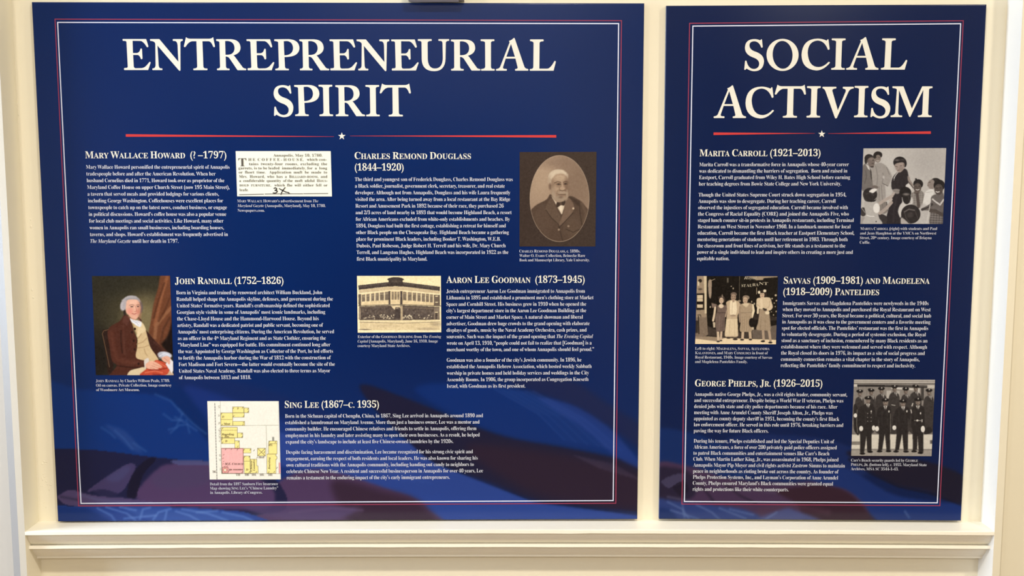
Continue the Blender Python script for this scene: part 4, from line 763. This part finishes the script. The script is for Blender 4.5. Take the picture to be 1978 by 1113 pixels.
    for p in [[(196, 826), (214, 838), (222, 846)], [(222, 832), (240, 848), (256, 868)], [(316, 800), (332, 812), (352, 812)], [(330, 836), (346, 822), (362, 820), (380, 832)], [(338, 806), (356, 816)], [(345, 790), (372, 818), (398, 838)], [(352, 800), (340, 826), (326, 830)], [(360, 812), (366, 836)], [(300, 762), (330, 775), (352, 800)], [(258, 856), (282, 872)]]:
        c.line(p, 3, (66, 88, 144), .6, 4)
    # bottom edge
    c.cpoly([(55, 976), (150, 979), (330, 980), (420, 985), (486, 994), (520, 1030), (55, 1030)], (44, 62, 130), .97, 4); c.cpoly([(60, 978), (150, 980), (185, 990), (215, 1020), (60, 1020)], (17, 46, 110), .9, 6)
    c.cpoly([(240, 983), (330, 982), (440, 990), (485, 1010), (330, 1012)], (66, 82, 146), .7, 8)
    for p in [[(188, 982), (215, 996), (222, 1006)], [(205, 980), (245, 992), (262, 1006)], [(232, 980), (262, 986)], [(270, 1004), (276, 984), (290, 981)], [(296, 1004), (306, 990), (330, 983)], [(318, 1006), (322, 988)], [(340, 988), (366, 996), (384, 1006)], [(352, 984), (400, 992), (440, 1006)], [(430, 990), (470, 998), (488, 1006)], [(240, 1002), (300, 996)], [(380, 990), (420, 987)]]:
        c.line(p, 3, (122, 130, 184), .65, 4)
    c.cpoly([(470, 978), (540, 968), (640, 978), (690, 984), (640, 1004), (530, 1000)], (98, 62, 96), .8, 8); c.line([(560, 990), (640, 982), (700, 986)], 4, (122, 80, 108), .5, 5)
    return c

def board_two():
    c = Canvas(1260, -10, 1930, 1020, 2, (6, 30, 82)); c.k = .55
    c.ell(1880, 300, 120, 500, (14, 32, 80), .6, 140); c.ell(1290, 300, 60, 500, (12, 34, 84), .6, 90)
    c.cpoly([(1260, 832), (1330, 835), (1400, 860), (1470, 900), (1420, 925), (1260, 905)], (13, 46, 110), .9, 6); c.cpoly([(1400, 850), (1500, 840), (1620, 855), (1690, 900), (1640, 925), (1520, 935), (1440, 915)], (24, 44, 104), .8, 10)
    for p in [[(1420, 920), (1470, 905), (1520, 902)], [(1440, 928), (1500, 915), (1560, 916)], [(1380, 895), (1430, 905)], [(1540, 880), (1600, 905), (1630, 925)]]: c.line(p, 3, (58, 74, 132), .5, 5)
    c.cpoly([(1260, 902), (1330, 900), (1400, 922), (1470, 930), (1540, 932), (1600, 925), (1660, 940), (1700, 985), (1720, 1030), (1260, 1030)], (86, 52, 84), .94, 5)
    c.cpoly([(1268, 908), (1300, 903), (1335, 915), (1345, 950), (1320, 968), (1265, 962)], (40, 30, 56), .9, 4); c.cpoly([(1278, 930), (1300, 918), (1322, 915), (1314, 935), (1290, 942)], (88, 72, 106), .75, 3); c.cpoly([(1300, 940), (1322, 930), (1330, 948), (1312, 956)], (28, 20, 42), .8, 3)
    for p, col in [([(1340, 920), (1360, 945), (1378, 968)], (38, 26, 48)), ([(1350, 925), (1400, 945), (1450, 950)], (90, 64, 96)), ([(1400, 935), (1430, 958), (1460, 972)], (42, 28, 50)), ([(1450, 945), (1510, 955)], (92, 66, 96)), ([(1290, 960), (1340, 970)], (96, 80, 112))]: c.line(p, 4, col, .75, 4)
    c.cpoly([(1640, 872), (1725, 880), (1810, 897), (1870, 928), (1880, 985), (1795, 950), (1735, 938), (1685, 914), (1650, 890)], (32, 25, 46), .96, 4)
    c.cpoly([(1560, 925), (1610, 902), (1650, 912), (1695, 940), (1735, 958), (1795, 968), (1870, 978), (1870, 1020), (1697, 1020), (1675, 982), (1635, 947)], (24, 50, 120), .96, 5); c.line([(1640, 888), (1685, 916), (1735, 940), (1795, 953), (1860, 976)], 4, (16, 16, 36), .75, 4)
    c.cpoly([(1500, 950), (1550, 940), (1590, 938), (1635, 950), (1672, 984), (1700, 1030), (1570, 1020), (1540, 975)], (60, 30, 46), .94, 5); c.line([(1470, 985), (1530, 978), (1600, 990)], 10, (98, 58, 76), .5, 10)
    c.cpoly([(1262, 966), (1330, 972), (1400, 978), (1440, 985), (1470, 1000), (1480, 1020), (1262, 1020)], (48, 64, 130), .94, 4); c.cpoly([(1262, 985), (1295, 985), (1310, 1015), (1262, 1015)], (20, 44, 104), .8, 6); c.cpoly([(1460, 1010), (1512, 984), (1536, 986), (1590, 1012)], (84, 84, 138), .9, 4)
    for p in [[(1290, 970), (1318, 984), (1330, 1002)], [(1318, 972), (1322, 1000)], [(1345, 975), (1375, 990), (1390, 1004)], [(1390, 982), (1440, 1002)], [(1296, 986), (1350, 1003)], [(1410, 984), (1455, 995)], [(1500, 990), (1478, 1004)], [(1748, 988), (1756, 1000)]]: c.line(p, 3, (120, 128, 180), .6, 4)
    return c
# ------------------------------------------------------------------ the two exhibit panels
m_print = mat_print('satin_print', 0.20)
m_white = mat('white_print', tuple(ink((238, 231, 213))), 0.22, 0.2)
m_body = mat('pale_print', tuple(ink((226, 224, 228))), 0.22, 0.2)
m_small = mat('grey_print', tuple(ink((206, 205, 212))), 0.22, 0.2)
m_red = mat('red_print', tuple(ink((206, 62, 60))), 0.22, 0.2)
m_edge_red = mat('dark_red_print', tuple(ink((150, 60, 84))), 0.22, 0.2)
m_edge_white = mat('pale_blue_print', tuple(ink((226, 228, 244))), 0.22, 0.2)
m_black = mat('faded_black_print', tuple(ink((88, 80, 72))), 0.3)
m_map = mat('brown_map_ink', tuple(ink((72, 54, 42))), 0.3)
THK = 0.014
YF = -THK - .002
Y1, Y2, Y3 = YF - .0004, YF - .0005, YF - .0008

b1 = board_one(); b2 = board_two()
P1 = [(61.5, 4.0), (1244.5, 6.5), (1231, 1002.8), (112.3, 1007.5)]
P2 = [(1287, 11.2), (1905.5, 8.6), (1856, 1006), (1273, 1002.6)]
panel1 = tag(grid_mesh('exhibit_panel', P1, lambda x, y: b1.get(x, y) * (.75, .93, .95), YF, 2.1, m_print, None, THK), 'wide navy blue exhibit panel headed ENTREPRENEURIAL SPIRIT standing on the white sill', 'exhibit panel', 'navy exhibit panels in the alcove')
panel2 = tag(grid_mesh('exhibit_panel', P2, lambda x, y: b2.get(x, y) * (.75, .84, .82), YF, 2.1, m_print, None, THK), 'narrower navy blue exhibit panel headed SOCIAL ACTIVISM standing on the white sill', 'exhibit panel', 'navy exhibit panels in the alcove')

def zoomq(org, s, c): return [(org[0] + x / s, org[1] + y / s) for x, y in c]
def picture(name, painter, org, s, corners, parent, label):
    cv = painter()
    o = grid_mesh(name, zoomq(org, s, corners), lambda px, py: cv.get((px - org[0]) * s, (py - org[1]) * s), Y1, 0.62, m_print, parent)
    o['label'] = label; return o

# borders, rules, stars
for pn, cr, cw in [(panel1, [(106.2, 37), (1200.5, 39.8), (1189.5, 972.4), (151.8, 977.6)], [(111.3, 43.2), (1195, 45.6), (1184.4, 967.2), (156.5, 972.6)]),
                   (panel2, [(1332.1, 45), (1860.7, 40), (1815.4, 977.2), (1317.2, 974)], [(1338.4, 50.4), (1855.7, 45.8), (1810.5, 971.6), (1322, 969)])]:
    o = frame_line('border_line', cr, 1.7, Y1, m_edge_red, pn); o['label'] = 'thin dark red outer border line'
    o = frame_line('border_line', cw, 1.9, Y1, m_edge_white, pn); o['label'] = 'thin white inner border line'
def rule(x0, y0, x1, y1, w0, w1): return [(x0, y0 - w0 / 2), (x1, y1 - w1 / 2), (x1, y1 + w1 / 2), (x0, y0 + w0 / 2)]
for pn, rs, st in [(panel1, [(243, 261.7, 645, 264, 5.0, .4), (1074.5, 263.4, 676, 262.6, 5.0, .4)], (660.3, 263.2, 7.6)), (panel2, [(1378.3, 258.4, 1574, 257.6, 5.0, .4), (1798, 256.2, 1600, 258, 5.0, .4)], (1587.4, 259, 7.2))]:
    for r in rs:
        o = flat_poly('divider_rule', [rule(*r)], Y1, m_red, pn); o['label'] = 'tapering red rule'
    o = flat_poly('star', [star(*st)], Y1, m_white, pn); o['label'] = 'small white five-pointed star'

o = title('title', [('ENTREPRENEURIAL', 135.3, 136.6, [239.9, 294.5, 373.6, 419.4, 478.5, 531.9, 579.5, 638.3, 692.2, 757.1, 807.4, 871.5, 929.5, 958.3, 1023.5]),
                    ('SPIRIT', 224.0, 225.0, [529.2, 570.3, 617.4, 648.8, 707.6, 751.0])], Y1, m_white, panel1)
o['label'] = 'large cream title lettering'
o = title('title', [('SOCIAL', 135.1, 134.6, [1437.5, 1480.7, 1548.2, 1605.7, 1634.7, 1701.6]),
                    ('ACTIVISM', 228.0, 226.2, [1378.7, 1440.1, 1512.2, 1558.0, 1589.0, 1649.7, 1681.2, 1720.4])], Y1, m_white, panel2)
o['label'] = 'large cream title lettering'

# ---- words
HEADS1 = [('{Mary Wallace Howard}  (? –1797)', 164.7, 305.8, 437.4), ('{Charles Remond Douglass}', 685, 307.2, 909.7), ('(1844–1920)', 685.3, 329.5, 779.8),
          ('{John Randall} (1752–1826)', 338, 548.9, 547.7), ('{Aaron Lee Goodman}  (1873–1945)', 862.1, 546.7, 1129.4), ('{Sing Lee} (1867–{c}. 1935)', 550.2, 788.1, 732.1)]
HEADS2 = [('{Marita Carroll} (1921–2013)', 1351.2, 302, 1584.9), ('{Savvas} (1909–1981) {and Magdelena}', 1513.9, 548.1, 1795.6), ('(1918–2009) {Pantelides}', 1512.8, 570, 1698), ('{George Phelps, Jr.} (1926–2015)', 1342.3, 746.5, 1588.4)]
PARAS1 = [para([("Mary Wallace Howard personified the entrepreneurial spirit of Annapolis", 443.5), ("tradespeople before and after the American Revolution. When her", 416.5), ("husband Cornelius died in 1771, Howard took over as proprietor of the", 433.3),
    ("Maryland Coffee House on upper Church Street (now 195 Main Street),", 443.5), ("a tavern that served meals and provided lodgings for various clients,", 422.7), ("including George Washington. Coffeehouses were excellent places for", 431), ("townspeople to catch up on the latest news, conduct business, or engage", 438.2),
    ("in political discussions. Howard’s coffee house was also a popular venue", 437), ("for local club meetings and social activities. Like Howard, many other", 431.8), ("women in Annapolis ran small businesses, including boarding houses,", 432.4), ("taverns, and shops. Howard’s establishment was frequently advertised in", 440.2), ("_The Maryland Gazette_ until her death in 1797.", 344.9)], 166.2, 326.1, 174.6, 469.3),
  para([("The third and youngest son of Frederick Douglass, Charles Remond Douglass was", 990.3), ("a Black soldier, journalist, government clerk, secretary, treasurer, and real estate", 975), ("developer. Although not from Annapolis, Douglass and his wife Laura frequently", 985.8), ("visited the area. After being turned away from a local restaurant at the Bay Ridge", 985.3),
    ("Resort and Amusement Park in 1892 because of their race, they purchased 26", 972.8), ("and 2/3 acres of land nearby in 1893 that would become Highland Beach, a resort", 988.3), ("for African Americans excluded from white-only establishments and beaches. By", 985), ("1894, Douglass had built the first cottage, establishing a retreat for himself and", 977),
    ("other Black people on the Chesapeake Bay. Highland Beach became a gathering", 982.8), ("place for prominent Black leaders, including Booker T. Washington, W.E.B.", 967), ("Dubois, Paul Robeson, Judge Robert H. Terrell and his wife, Dr. Mary Church", 976.6), ("Terrell, and Langston Hughes. Highland Beach was incorporated in 1922 as the", 982), ("first Black municipality in Maryland.", 825.2)], 685.5, 349.9, 689.2, 503.8),
  para([("Born in Virginia and trained by renowned architect William Buckland, John", 622.5), ("Randall helped shape the Annapolis skyline, defenses, and government during the", 643.1), ("United States’ formative years. Randall’s craftsmanship defined the sophisticated", 637.1), ("Georgian style visible in some of Annapolis’ most iconic landmarks, including", 628.2), ("the Chase-Lloyd House and the Hammond-Harwood House. Beyond his", 615.6),
    ("artistry, Randall was a dedicated patriot and public servant, becoming one of", 624.2), ("Annapolis’ most enterprising citizens. During the American Revolution, he served", 645.4), ("as an officer in the 4^th^ Maryland Regiment and as State Clothier, ensuring the", 629.4), ("“Maryland Line” was equipped for battle. His commitment continued long after", 638.3), ("the war. Appointed by George Washington as Collector of the Port, he led efforts", 643.1),
    ("to fortify the Annapolis harbor during the War of 1812 with the construction of", 639.2), ("Fort Madison and Fort Severn—the latter would eventually become the site of the", 646.9), ("United States Naval Academy. Randall was also elected to three terms as Mayor", 638), ("of Annapolis between 1813 and 1818.", 485)], 340.6, 568.8, 346.1, 732.9),
  para([("Jewish entrepreneur Aaron Lee Goodman immigrated to Annapolis from", 1129.9), ("Lithuania in 1895 and established a prominent men’s clothing store at Market", 1146.4), ("Space and Cornhill Street. His business grew in 1910 when he opened the", 1132.3), ("city’s largest department store in the Aaron Lee Goodman Building at the", 1132.3), ("corner of Main Street and Market Space. A natural showman and liberal", 1125.8), ("advertiser, Goodman drew huge crowds to the grand opening with elaborate", 1138.8),
    ("displays of goods, music by the Naval Academy Orchestra, cash prizes, and", 1133.1), ("souvenirs. Such was the impact of the grand opening that _The Evening Capital_", 1145.4), ("wrote on April 13, 1910, “people could not fail to realize that [Goodman] is a", 1142.8), ("merchant worthy of the town, and one of whom Annapolis should feel proud.”", 1147.4)], 862.2, 566.1, 863, 678.9),
  para([("Goodman was also a founder of the city’s Jewish community. In 1896, he", 1123.1), ("established the Annapolis Hebrew Association, which hosted weekly Sabbath", 1142.8), ("worship in private homes and held holiday services and weddings in the City", 1137.7), ("Assembly Rooms. In 1906, the group incorporated as Congregation Kneseth", 1136.7), ("Israel, with Goodman as its first president.", 1014.7)], 863, 699.2, 863.2, 749.4),
  para([("Born in the Sichuan capital of Chengdu, China, in 1867, Sing Lee arrived in Annapolis around 1890 and", 932.9), ("established a laundromat on Maryland Avenue. More than just a business owner, Lee was a mentor and", 926.3), ("community builder. He encouraged Chinese relatives and friends to settle in Annapolis, offering them", 920.3), ("employment in his laundry and later assisting many to open their own businesses. As a result, he helped", 926.6), ("expand the city’s landscape to include at least five Chinese-owned laundries by the 1920s.", 875.6)], 550.7, 807.4, 552.1, 857.2),
  para([("Despite facing harassment and discrimination, Lee became recognized for his strong civic spirit and", 913.4), ("engagement, earning the respect of both residents and local leaders. He was also known for sharing his", 922.8), ("own cultural traditions with the Annapolis community, including handing out candy to neighbors to", 915.3), ("celebrate Chinese New Year. A resident and successful businessperson in Annapolis for over 40 years, Lee", 933), ("remains a testament to the enduring impact of the city’s early immigrant entrepreneurs.", 868.6)], 552.6, 877.2, 553.8, 926.6)]
PARAS2 = [para([("Marita Carroll was a transformative force in Annapolis whose 40-year career", 1639.5), ("was dedicated to dismantling the barriers of segregation.  Born and raised in", 1636.6), ("Eastport, Carroll graduated from Wiley H. Bates High School before earning", 1642), ("her teaching degrees from Bowie State College and New York University.", 1625)], 1350.9, 321.4, 1350, 358.7),
  para([("Though the United States Supreme Court struck down segregation in 1954,", 1634.5), ("Annapolis was slow to desegregate. During her teaching career, Carroll", 1614.1), ("observed the injustices of segregated education. Carroll became involved with", 1637.8), ("the Congress of Racial Equality (CORE) and joined the Annapolis Five, who", 1639.5), ("staged lunch counter sit-in protests in Annapolis restaurants, including Terminal", 1649.1), ("Restaurant on West Street in November 1960. In a landmark moment for local", 1642.8),
    ("education, Carroll became the first Black teacher at Eastport Elementary School,", 1650), ("mentoring generations of students until her retirement in 1983. Through both", 1637.3), ("the classroom and front lines of activism, her life stands as a testament to the", 1632.8), ("power of a single individual to lead and inspire others in creating a more just and", 1647.3), ("equitable nation.", 1408.7)], 1349.2, 379.8, 1346.3, 502.8),
  para([("Immigrants Savvas and Magdalena Pantelides were newlyweds in the 1940s", 1793.5), ("when they moved to Annapolis and purchased the Royal Restaurant on West", 1797.5), ("Street. For over 30 years, the Royal became a political, cultural, and social hub", 1798.4), ("in Annapolis as it was close to the government centers and a favorite meeting", 1797.1), ("spot for elected officials. The Pantelides’ restaurant was the first in Annapolis", 1792.7), ("to voluntarily desegregate. During a period of systemic exclusion, the Royal", 1788.2),
    ("stood as a sanctuary of inclusion, remembered by many Black residents as an", 1791.4), ("establishment where they were welcomed and served with respect. Although", 1790.7), ("the Royal closed its doors in 1976, its impact as a site of social progress and", 1786.2), ("community connection remains a vital chapter in the story of Annapolis,", 1776), ("reflecting the Pantelides’ family commitment to respect and inclusivity.", 1767.9)], 1512, 589.2, 1507.9, 709.3),
  para([("Annapolis native George Phelps, Jr., was a civil rights leader, community servant,", 1636.4), ("and successful entrepreneur. Despite being a World War II veteran, Phelps was", 1628.8), ("denied jobs with state and city police departments because of his race. After", 1617.5), ("meeting with Anne Arundel County Sheriff Joseph Alton, Jr., Phelps was", 1608.4), ("appointed as county deputy sheriff in 1951, becoming the county’s first Black", 1621.1), ("law enforcement officer. He served in this role until 1976, breaking barriers and", 1628.8), ("paving the way for future Black officers.", 1484.4)], 1341.2, 765, 1340, 835.5),
  para([("During his tenure, Phelps established and led the Special Deputies Unit of", 1611.4), ("African Americans, a force of over 200 privately paid police officers assigned", 1616.2), ("to patrol Black communities and entertainment venues like Carr’s Beach", 1602), ("Club. When Martin Luther King, Jr., was assassinated in 1968, Phelps joined", 1619.5), ("Annapolis Mayor Pip Moyer and civil rights activist Zastrow Simms to maintain", 1631.9), ("peace in neighborhoods as rioting broke out across the country. As founder of", 1619.8), ("Phelps Protection Systems, Inc., and Layman’s Corporation of Anne Arundel", 1618.6),
    ("County, Phelps ensured Maryland’s Black communities were granted equal", 1608.9), ("rights and protections like their white counterparts.", 1523.2)], 1339.9, 855.4, 1337.9, 948.4)]
CAPS1 = [para([("{Mary Wallace Howard}’s advertisement from _The_", 614.8), ("_Maryland Gazette_ (Annapolis, Maryland), May 10, 1780.", 628.8), ("Newspapers.com.", 511.2)], 458.3, 391, 459.1, 409.2),
  para([("{John Randall} by Charles Willson Peale, 1789.", 328), ("Oil on canvas. Private Collection. Image courtesy", 331.4), ("of Woodmere Art Museum.", 269.5)], 185.3, 738.5, 186, 755.9),
  para([("Exterior of the {Goodman Building} from _The Evening_", 852.2), ("_Capital_ (Annapolis, Maryland), June 16, 1910. Image", 845.7), ("courtesy Maryland State Archives.", 792.2)], 691, 653.3, 690.9, 670.7),
  para([("{Charles Remond Douglass}, c. 1890s.", 1120.8), ("Walter O. Evans Collection, Beinecke Rare", 1130.1), ("Book and Manuscript Library, Yale University.", 1138.9)], 1003.1, 487.9, 1003.3, 505.1),
  para([("Detail from the 1897 Sanborn Fire Insurance", 537), ("Map showing {Sing Lee}’s “Chinese Laundry”", 537.4), ("in Annapolis. Library of Congress.", 506.7)], 405.5, 937.9, 406.1, 954.4)]
CAPS2 = [para([("{Marita Carroll} (right) with students and Paul", 1810.1), ("and Jean Haughton at the YMCA on Northwest", 1808.5), ("Street, 20^th^ century. Image courtesy of Briayna", 1799.4), ("Cuffie.", 1680.9)], 1661.8, 444.4, 1660.5, 470.9),
  para([("Left to right: {Magdalena, Savvas, Alexandra}", 1486.4), ("{Kalantones}, and {Mary Comsudes} in front of", 1483.3), ("Royal Restaurant, 1940s. Image courtesy of Savvas", 1491.3), ("and Magdelena Pantelides Family.", 1443.7)], 1342.9, 675.9, 1342.6, 701.3),
  para([("Carr’s Beach security guards led by {George}", 1773.1), ("{Phelps, Jr.} (bottom left), c. 1955. Maryland State", 1789.9), ("Archives, MSA SC 3544-1-43.", 1735.4)], 1643.9, 891.8, 1643.4, 908.5)]
NO, NS = (445, 285), 9.649
def nl(s, l, b, r): return (s, NO[0] + l / NS, NO[1] + b / NS, NO[0] + r / NS)
NEWS = [nl("Annapolis, May 10, 1780.", 800, 170, 1715), nl("H E  C O F F E E - H O U S E,", 335, 250, 1362), nl("which con-", 1425, 248, 1795), nl("tains  twenty-four  rooms,  excluding  the", 348, 330, 1803), nl("garrets, is to be leafed  immediately, for  a  long", 150, 408, 1803), nl("or  fhort  time.   Application  muft  be  made  to", 155, 485, 1803),
        nl("Mrs.  Howard,  who  has  a  {Billiard-room},  and", 162, 566, 1808), nl("a  confiderable  quantity  of the  moft  ufeful  {Hous}-", 165, 643, 1810), nl("{hold  furniture},   which  fhe  will  either  fell  or", 168, 726, 1810), nl("leafe.", 170, 815, 340)]
MO, MS = (390, 765), 6.5455
def ml(s, l, b, r): return (s, MO[0] + l / MS, MO[1] + b / MS, MO[0] + r / MS)
MAPW = [ml("_M.E. {Church}_", 287, 872, 524), ml("_Boarding_", 250, 498, 408), ml("_Hse._", 285, 524, 348), ml("_D_", 444, 170, 466), ml("_D_", 252, 276, 280), ml("_D_", 292, 584, 322), ml("_D_", 556, 945, 584), ml("_Meat_", 275, 366, 358), ml("_110_", 432, 1010, 482), ml("_108_", 540, 1010, 594), ml("_104_", 628, 1010, 682), ml("_102_", 730, 1010, 784), ml("_103_", 836, 1010, 890), ml("_36_", 134, 972, 176), ml("_to rooms_", 345, 942, 518), ml("_Hall_", 715, 788, 790), ml("_Fl._", 850, 634, 896)]
used = set()
for blk in [HEADS1, HEADS2] + PARAS1 + PARAS2 + CAPS1 + CAPS2 + [NEWS, MAPW]:
    for ln in blk:
        sc = it = False
        for ch in ln[0]:
            if ch == '{': sc = True
            elif ch == '}': sc = False
            elif ch == '_': it = not it
            elif ch not in ' ^':
                used.add(code(ch.upper() if sc else ch, it)); 
used |= {code(ch, True) for ch in 'ChineseLaundryBoardingRestaurantRoyal'} | {code(ch) for ch in 'AURANTST'}
load_glyphs(used, 'bold', -0.003); load_glyphs(used, 'book', -0.012)

for pn, k, heads in ((panel1, 0, HEADS1), (panel2, 1, HEADS2)):
    i = 0
    while i < len(heads):
        grp = [heads[i]]
        if i + 1 < len(heads) and abs(heads[i + 1][1] - heads[i][1]) < 2 and heads[i + 1][2] - heads[i][2] < 30: grp.append(heads[i + 1]); i += 1
        text_block('heading', grp, 13.4, Y1, m_white, pn, k, 0, 'bold'); i += 1
for pn, k, ps in ((panel1, 0, PARAS1), (panel2, 1, PARAS2)):
    for p in ps: text_block('paragraph', p, 7.3, Y1, m_body, pn, k)
for pn, k, ps in ((panel1, 0, CAPS1), (panel2, 1, CAPS2)):
    for p in ps: text_block('caption', p, 5.5, Y1, m_small, pn, k)

# ---- pictures
nw = flat_poly('newspaper_clipping', [zoomq(NO, NS, [(98, 68), (1870, 68), (1893, 913), (127, 910)])], Y1, mat('cream_newsprint', tuple(ink((246, 243, 222))), .3), panel1)
nw['label'] = 'cream newspaper clipping with faded print'
text_block('print', NEWS, 5.2, Y3, m_black, nw, 0, 0.02, 'bold')
text_block('drop_capital', [nl("T", 150, 350, 300)], 15.5, Y3, m_black, nw, 0, 0, 'bold')
def strokes(name, lines, w, Y, m, parent):
    V, Fc = [], []
    for pl in lines:
        for (x0, y0), (x1, y1) in zip(pl[:-1], pl[1:]):
            L = math.hypot(x1 - x0, y1 - y0); nx, ny = -(y1 - y0) / L * w / 2, (x1 - x0) / L * w / 2; ex, ey = (x1 - x0) / L * w * .3, (y1 - y0) / L * w * .3
            k = len(V)
            for x, y in ((x0 + nx - ex, y0 + ny - ey), (x1 + nx + ex, y1 + ny + ey), (x1 - nx + ex, y1 - ny + ey), (x0 - nx - ex, y0 - ny - ey)):
                X, Z = P(x, y, Y); V.append((float(X), Y, float(Z)))
            Fc.append((k, k + 1, k + 2, k + 3))
    return link_mesh(name, V, Fc, m, parent)
strokes('handwriting', [zoomq(NO, NS, q) for q in ([(810, 765), (835, 752), (862, 765), (860, 785), (830, 800), (866, 806), (874, 825), (850, 846), (820, 850), (795, 845)], [(912, 768), (960, 795), (1030, 830), (1085, 842), (1100, 862)], [(1020, 748), (985, 790), (955, 840), (942, 878)])], 2.0, Y3 - .0001, mat('grey_pencil', tuple(ink((70, 64, 60))), .4), nw)
strokes('rule', [zoomq(NO, NS, q) for q in ([(165, 880), (620, 870)], [(645, 868), (1000, 864), (1350, 864)], [(1365, 862), (1818, 858)])], 1.3, Y3, m_black, nw)

picture('painted_portrait', seated_gentleman, (170, 525), 5.4286, [(40, 45), (860, 42), (897, 1085), (82, 1085)], panel1, 'colour portrait of a seated grey-haired man in a brown coat')
picture('photograph', corner_store, (680, 525), 8.9056, [(85, 72), (1528, 72), (1535, 1042), (98, 1050)], panel1, 'sepia photograph of a two-storey corner store')
picture('photograph', oval_portrait, (995, 285), 5.709, [(50, 50), (898, 48), (885, 1092), (48, 1092)], panel1, 'sepia oval portrait photograph of a white-haired man in a suit')
mp = picture('map_extract', fire_map, MO, MS, [(68, 66), (972, 66), (998, 1056), (98, 1058)], panel1, 'map detail with yellow and pink building plots')
def upright(s, cx, y0, y1, cap_px, Y):
    """italic lettering that reads upwards, from pixel row y0 up to y1 on column cx"""
    v, f = layout('_' + s + '_'); L = v[:, 0].max() - v[:, 0].min(); k = (y0 - y1) / L
    X, Z = P(cx - v[:, 1] * cap_px / GLW['bold']['cap'], y0 - (v[:, 0] - v[:, 0].min()) * k, Y)
    return np.stack([X, np.full(len(X), Y), Z], 1), f
ups = [upright(s, MO[0] + x / MS, MO[1] + a / MS, MO[1] + b / MS, 3.4, Y3) for s, x, a, b in [('Chinese', 634, 955, 815), ('Laundry', 668, 950, 805), ('Boarding', 862, 930, 775)]]
text_block('lettering', MAPW, 4.0, Y3, m_map, mp, 0, 0, 'bold', ups)
picture('photograph', classroom_visit, (1655, 280), 6.9556, [(90, 47), (1202, 42), (1155, 1062), (48, 1062)], panel2, 'black and white photograph of a woman in dark dress among pupils')
rf = picture('photograph', restaurant_front, (1335, 525), 7.417, [(85, 62), (1245, 65), (1215, 1040), (58, 1035)], panel2, 'sepia photograph of four people standing outside a restaurant')
def rl(s, l, b, r): return (s, 1335 + l / 7.417, 525 + b / 7.417, 1335 + r / 7.417)
m_sign = mat('worn_sign_paint', tuple(ink((190, 176, 150))), .3)
text_block('sign_lettering', [rl('_Royal_', 755, 108, 940), rl('ST', 722, 220, 782), rl('AU', 790, 216, 880), rl('RA', 880, 206, 965), rl('NT', 970, 190, 1100)], 5.4, Y3, m_sign, rf, 1)
picture('photograph', guard_lineup, (1640, 725), 6.743, [(65, 57), (1120, 60), (1075, 1055), (28, 1050)], panel2, 'black and white photograph of two rows of uniformed men')

# ---- the small fixture above the wide panel
m_fix = mat('pale_lilac_plastic', (0.55, 0.50, 0.52), .4); m_fixr = mat('dark_red_plastic', (0.10, 0.03, 0.035), .4)
fx0, fz = P(789, 5.0, -.012); fx1 = float(P(897, 5.0, -.012)[0]); fx0 = float(fx0); fz = float(fz) + .001
fx = boxes('wall_fixture', [(fx0, fx1, -.070, 0, fz + .003, fz + .12)], m_fix)
tag(fx, 'small pale fixture with a dark red front fixed above the wide navy panel', 'wall fixture')
boxes('front_cover', [(fx0 + .004, fx1 - .008, -.074, -.070, fz + .008, fz + .115)], m_fixr, fx)
boxes('lip', [(fx0 + .006, fx1 - .012, -.060, -.006, fz, fz + .003)], m_fix, fx)
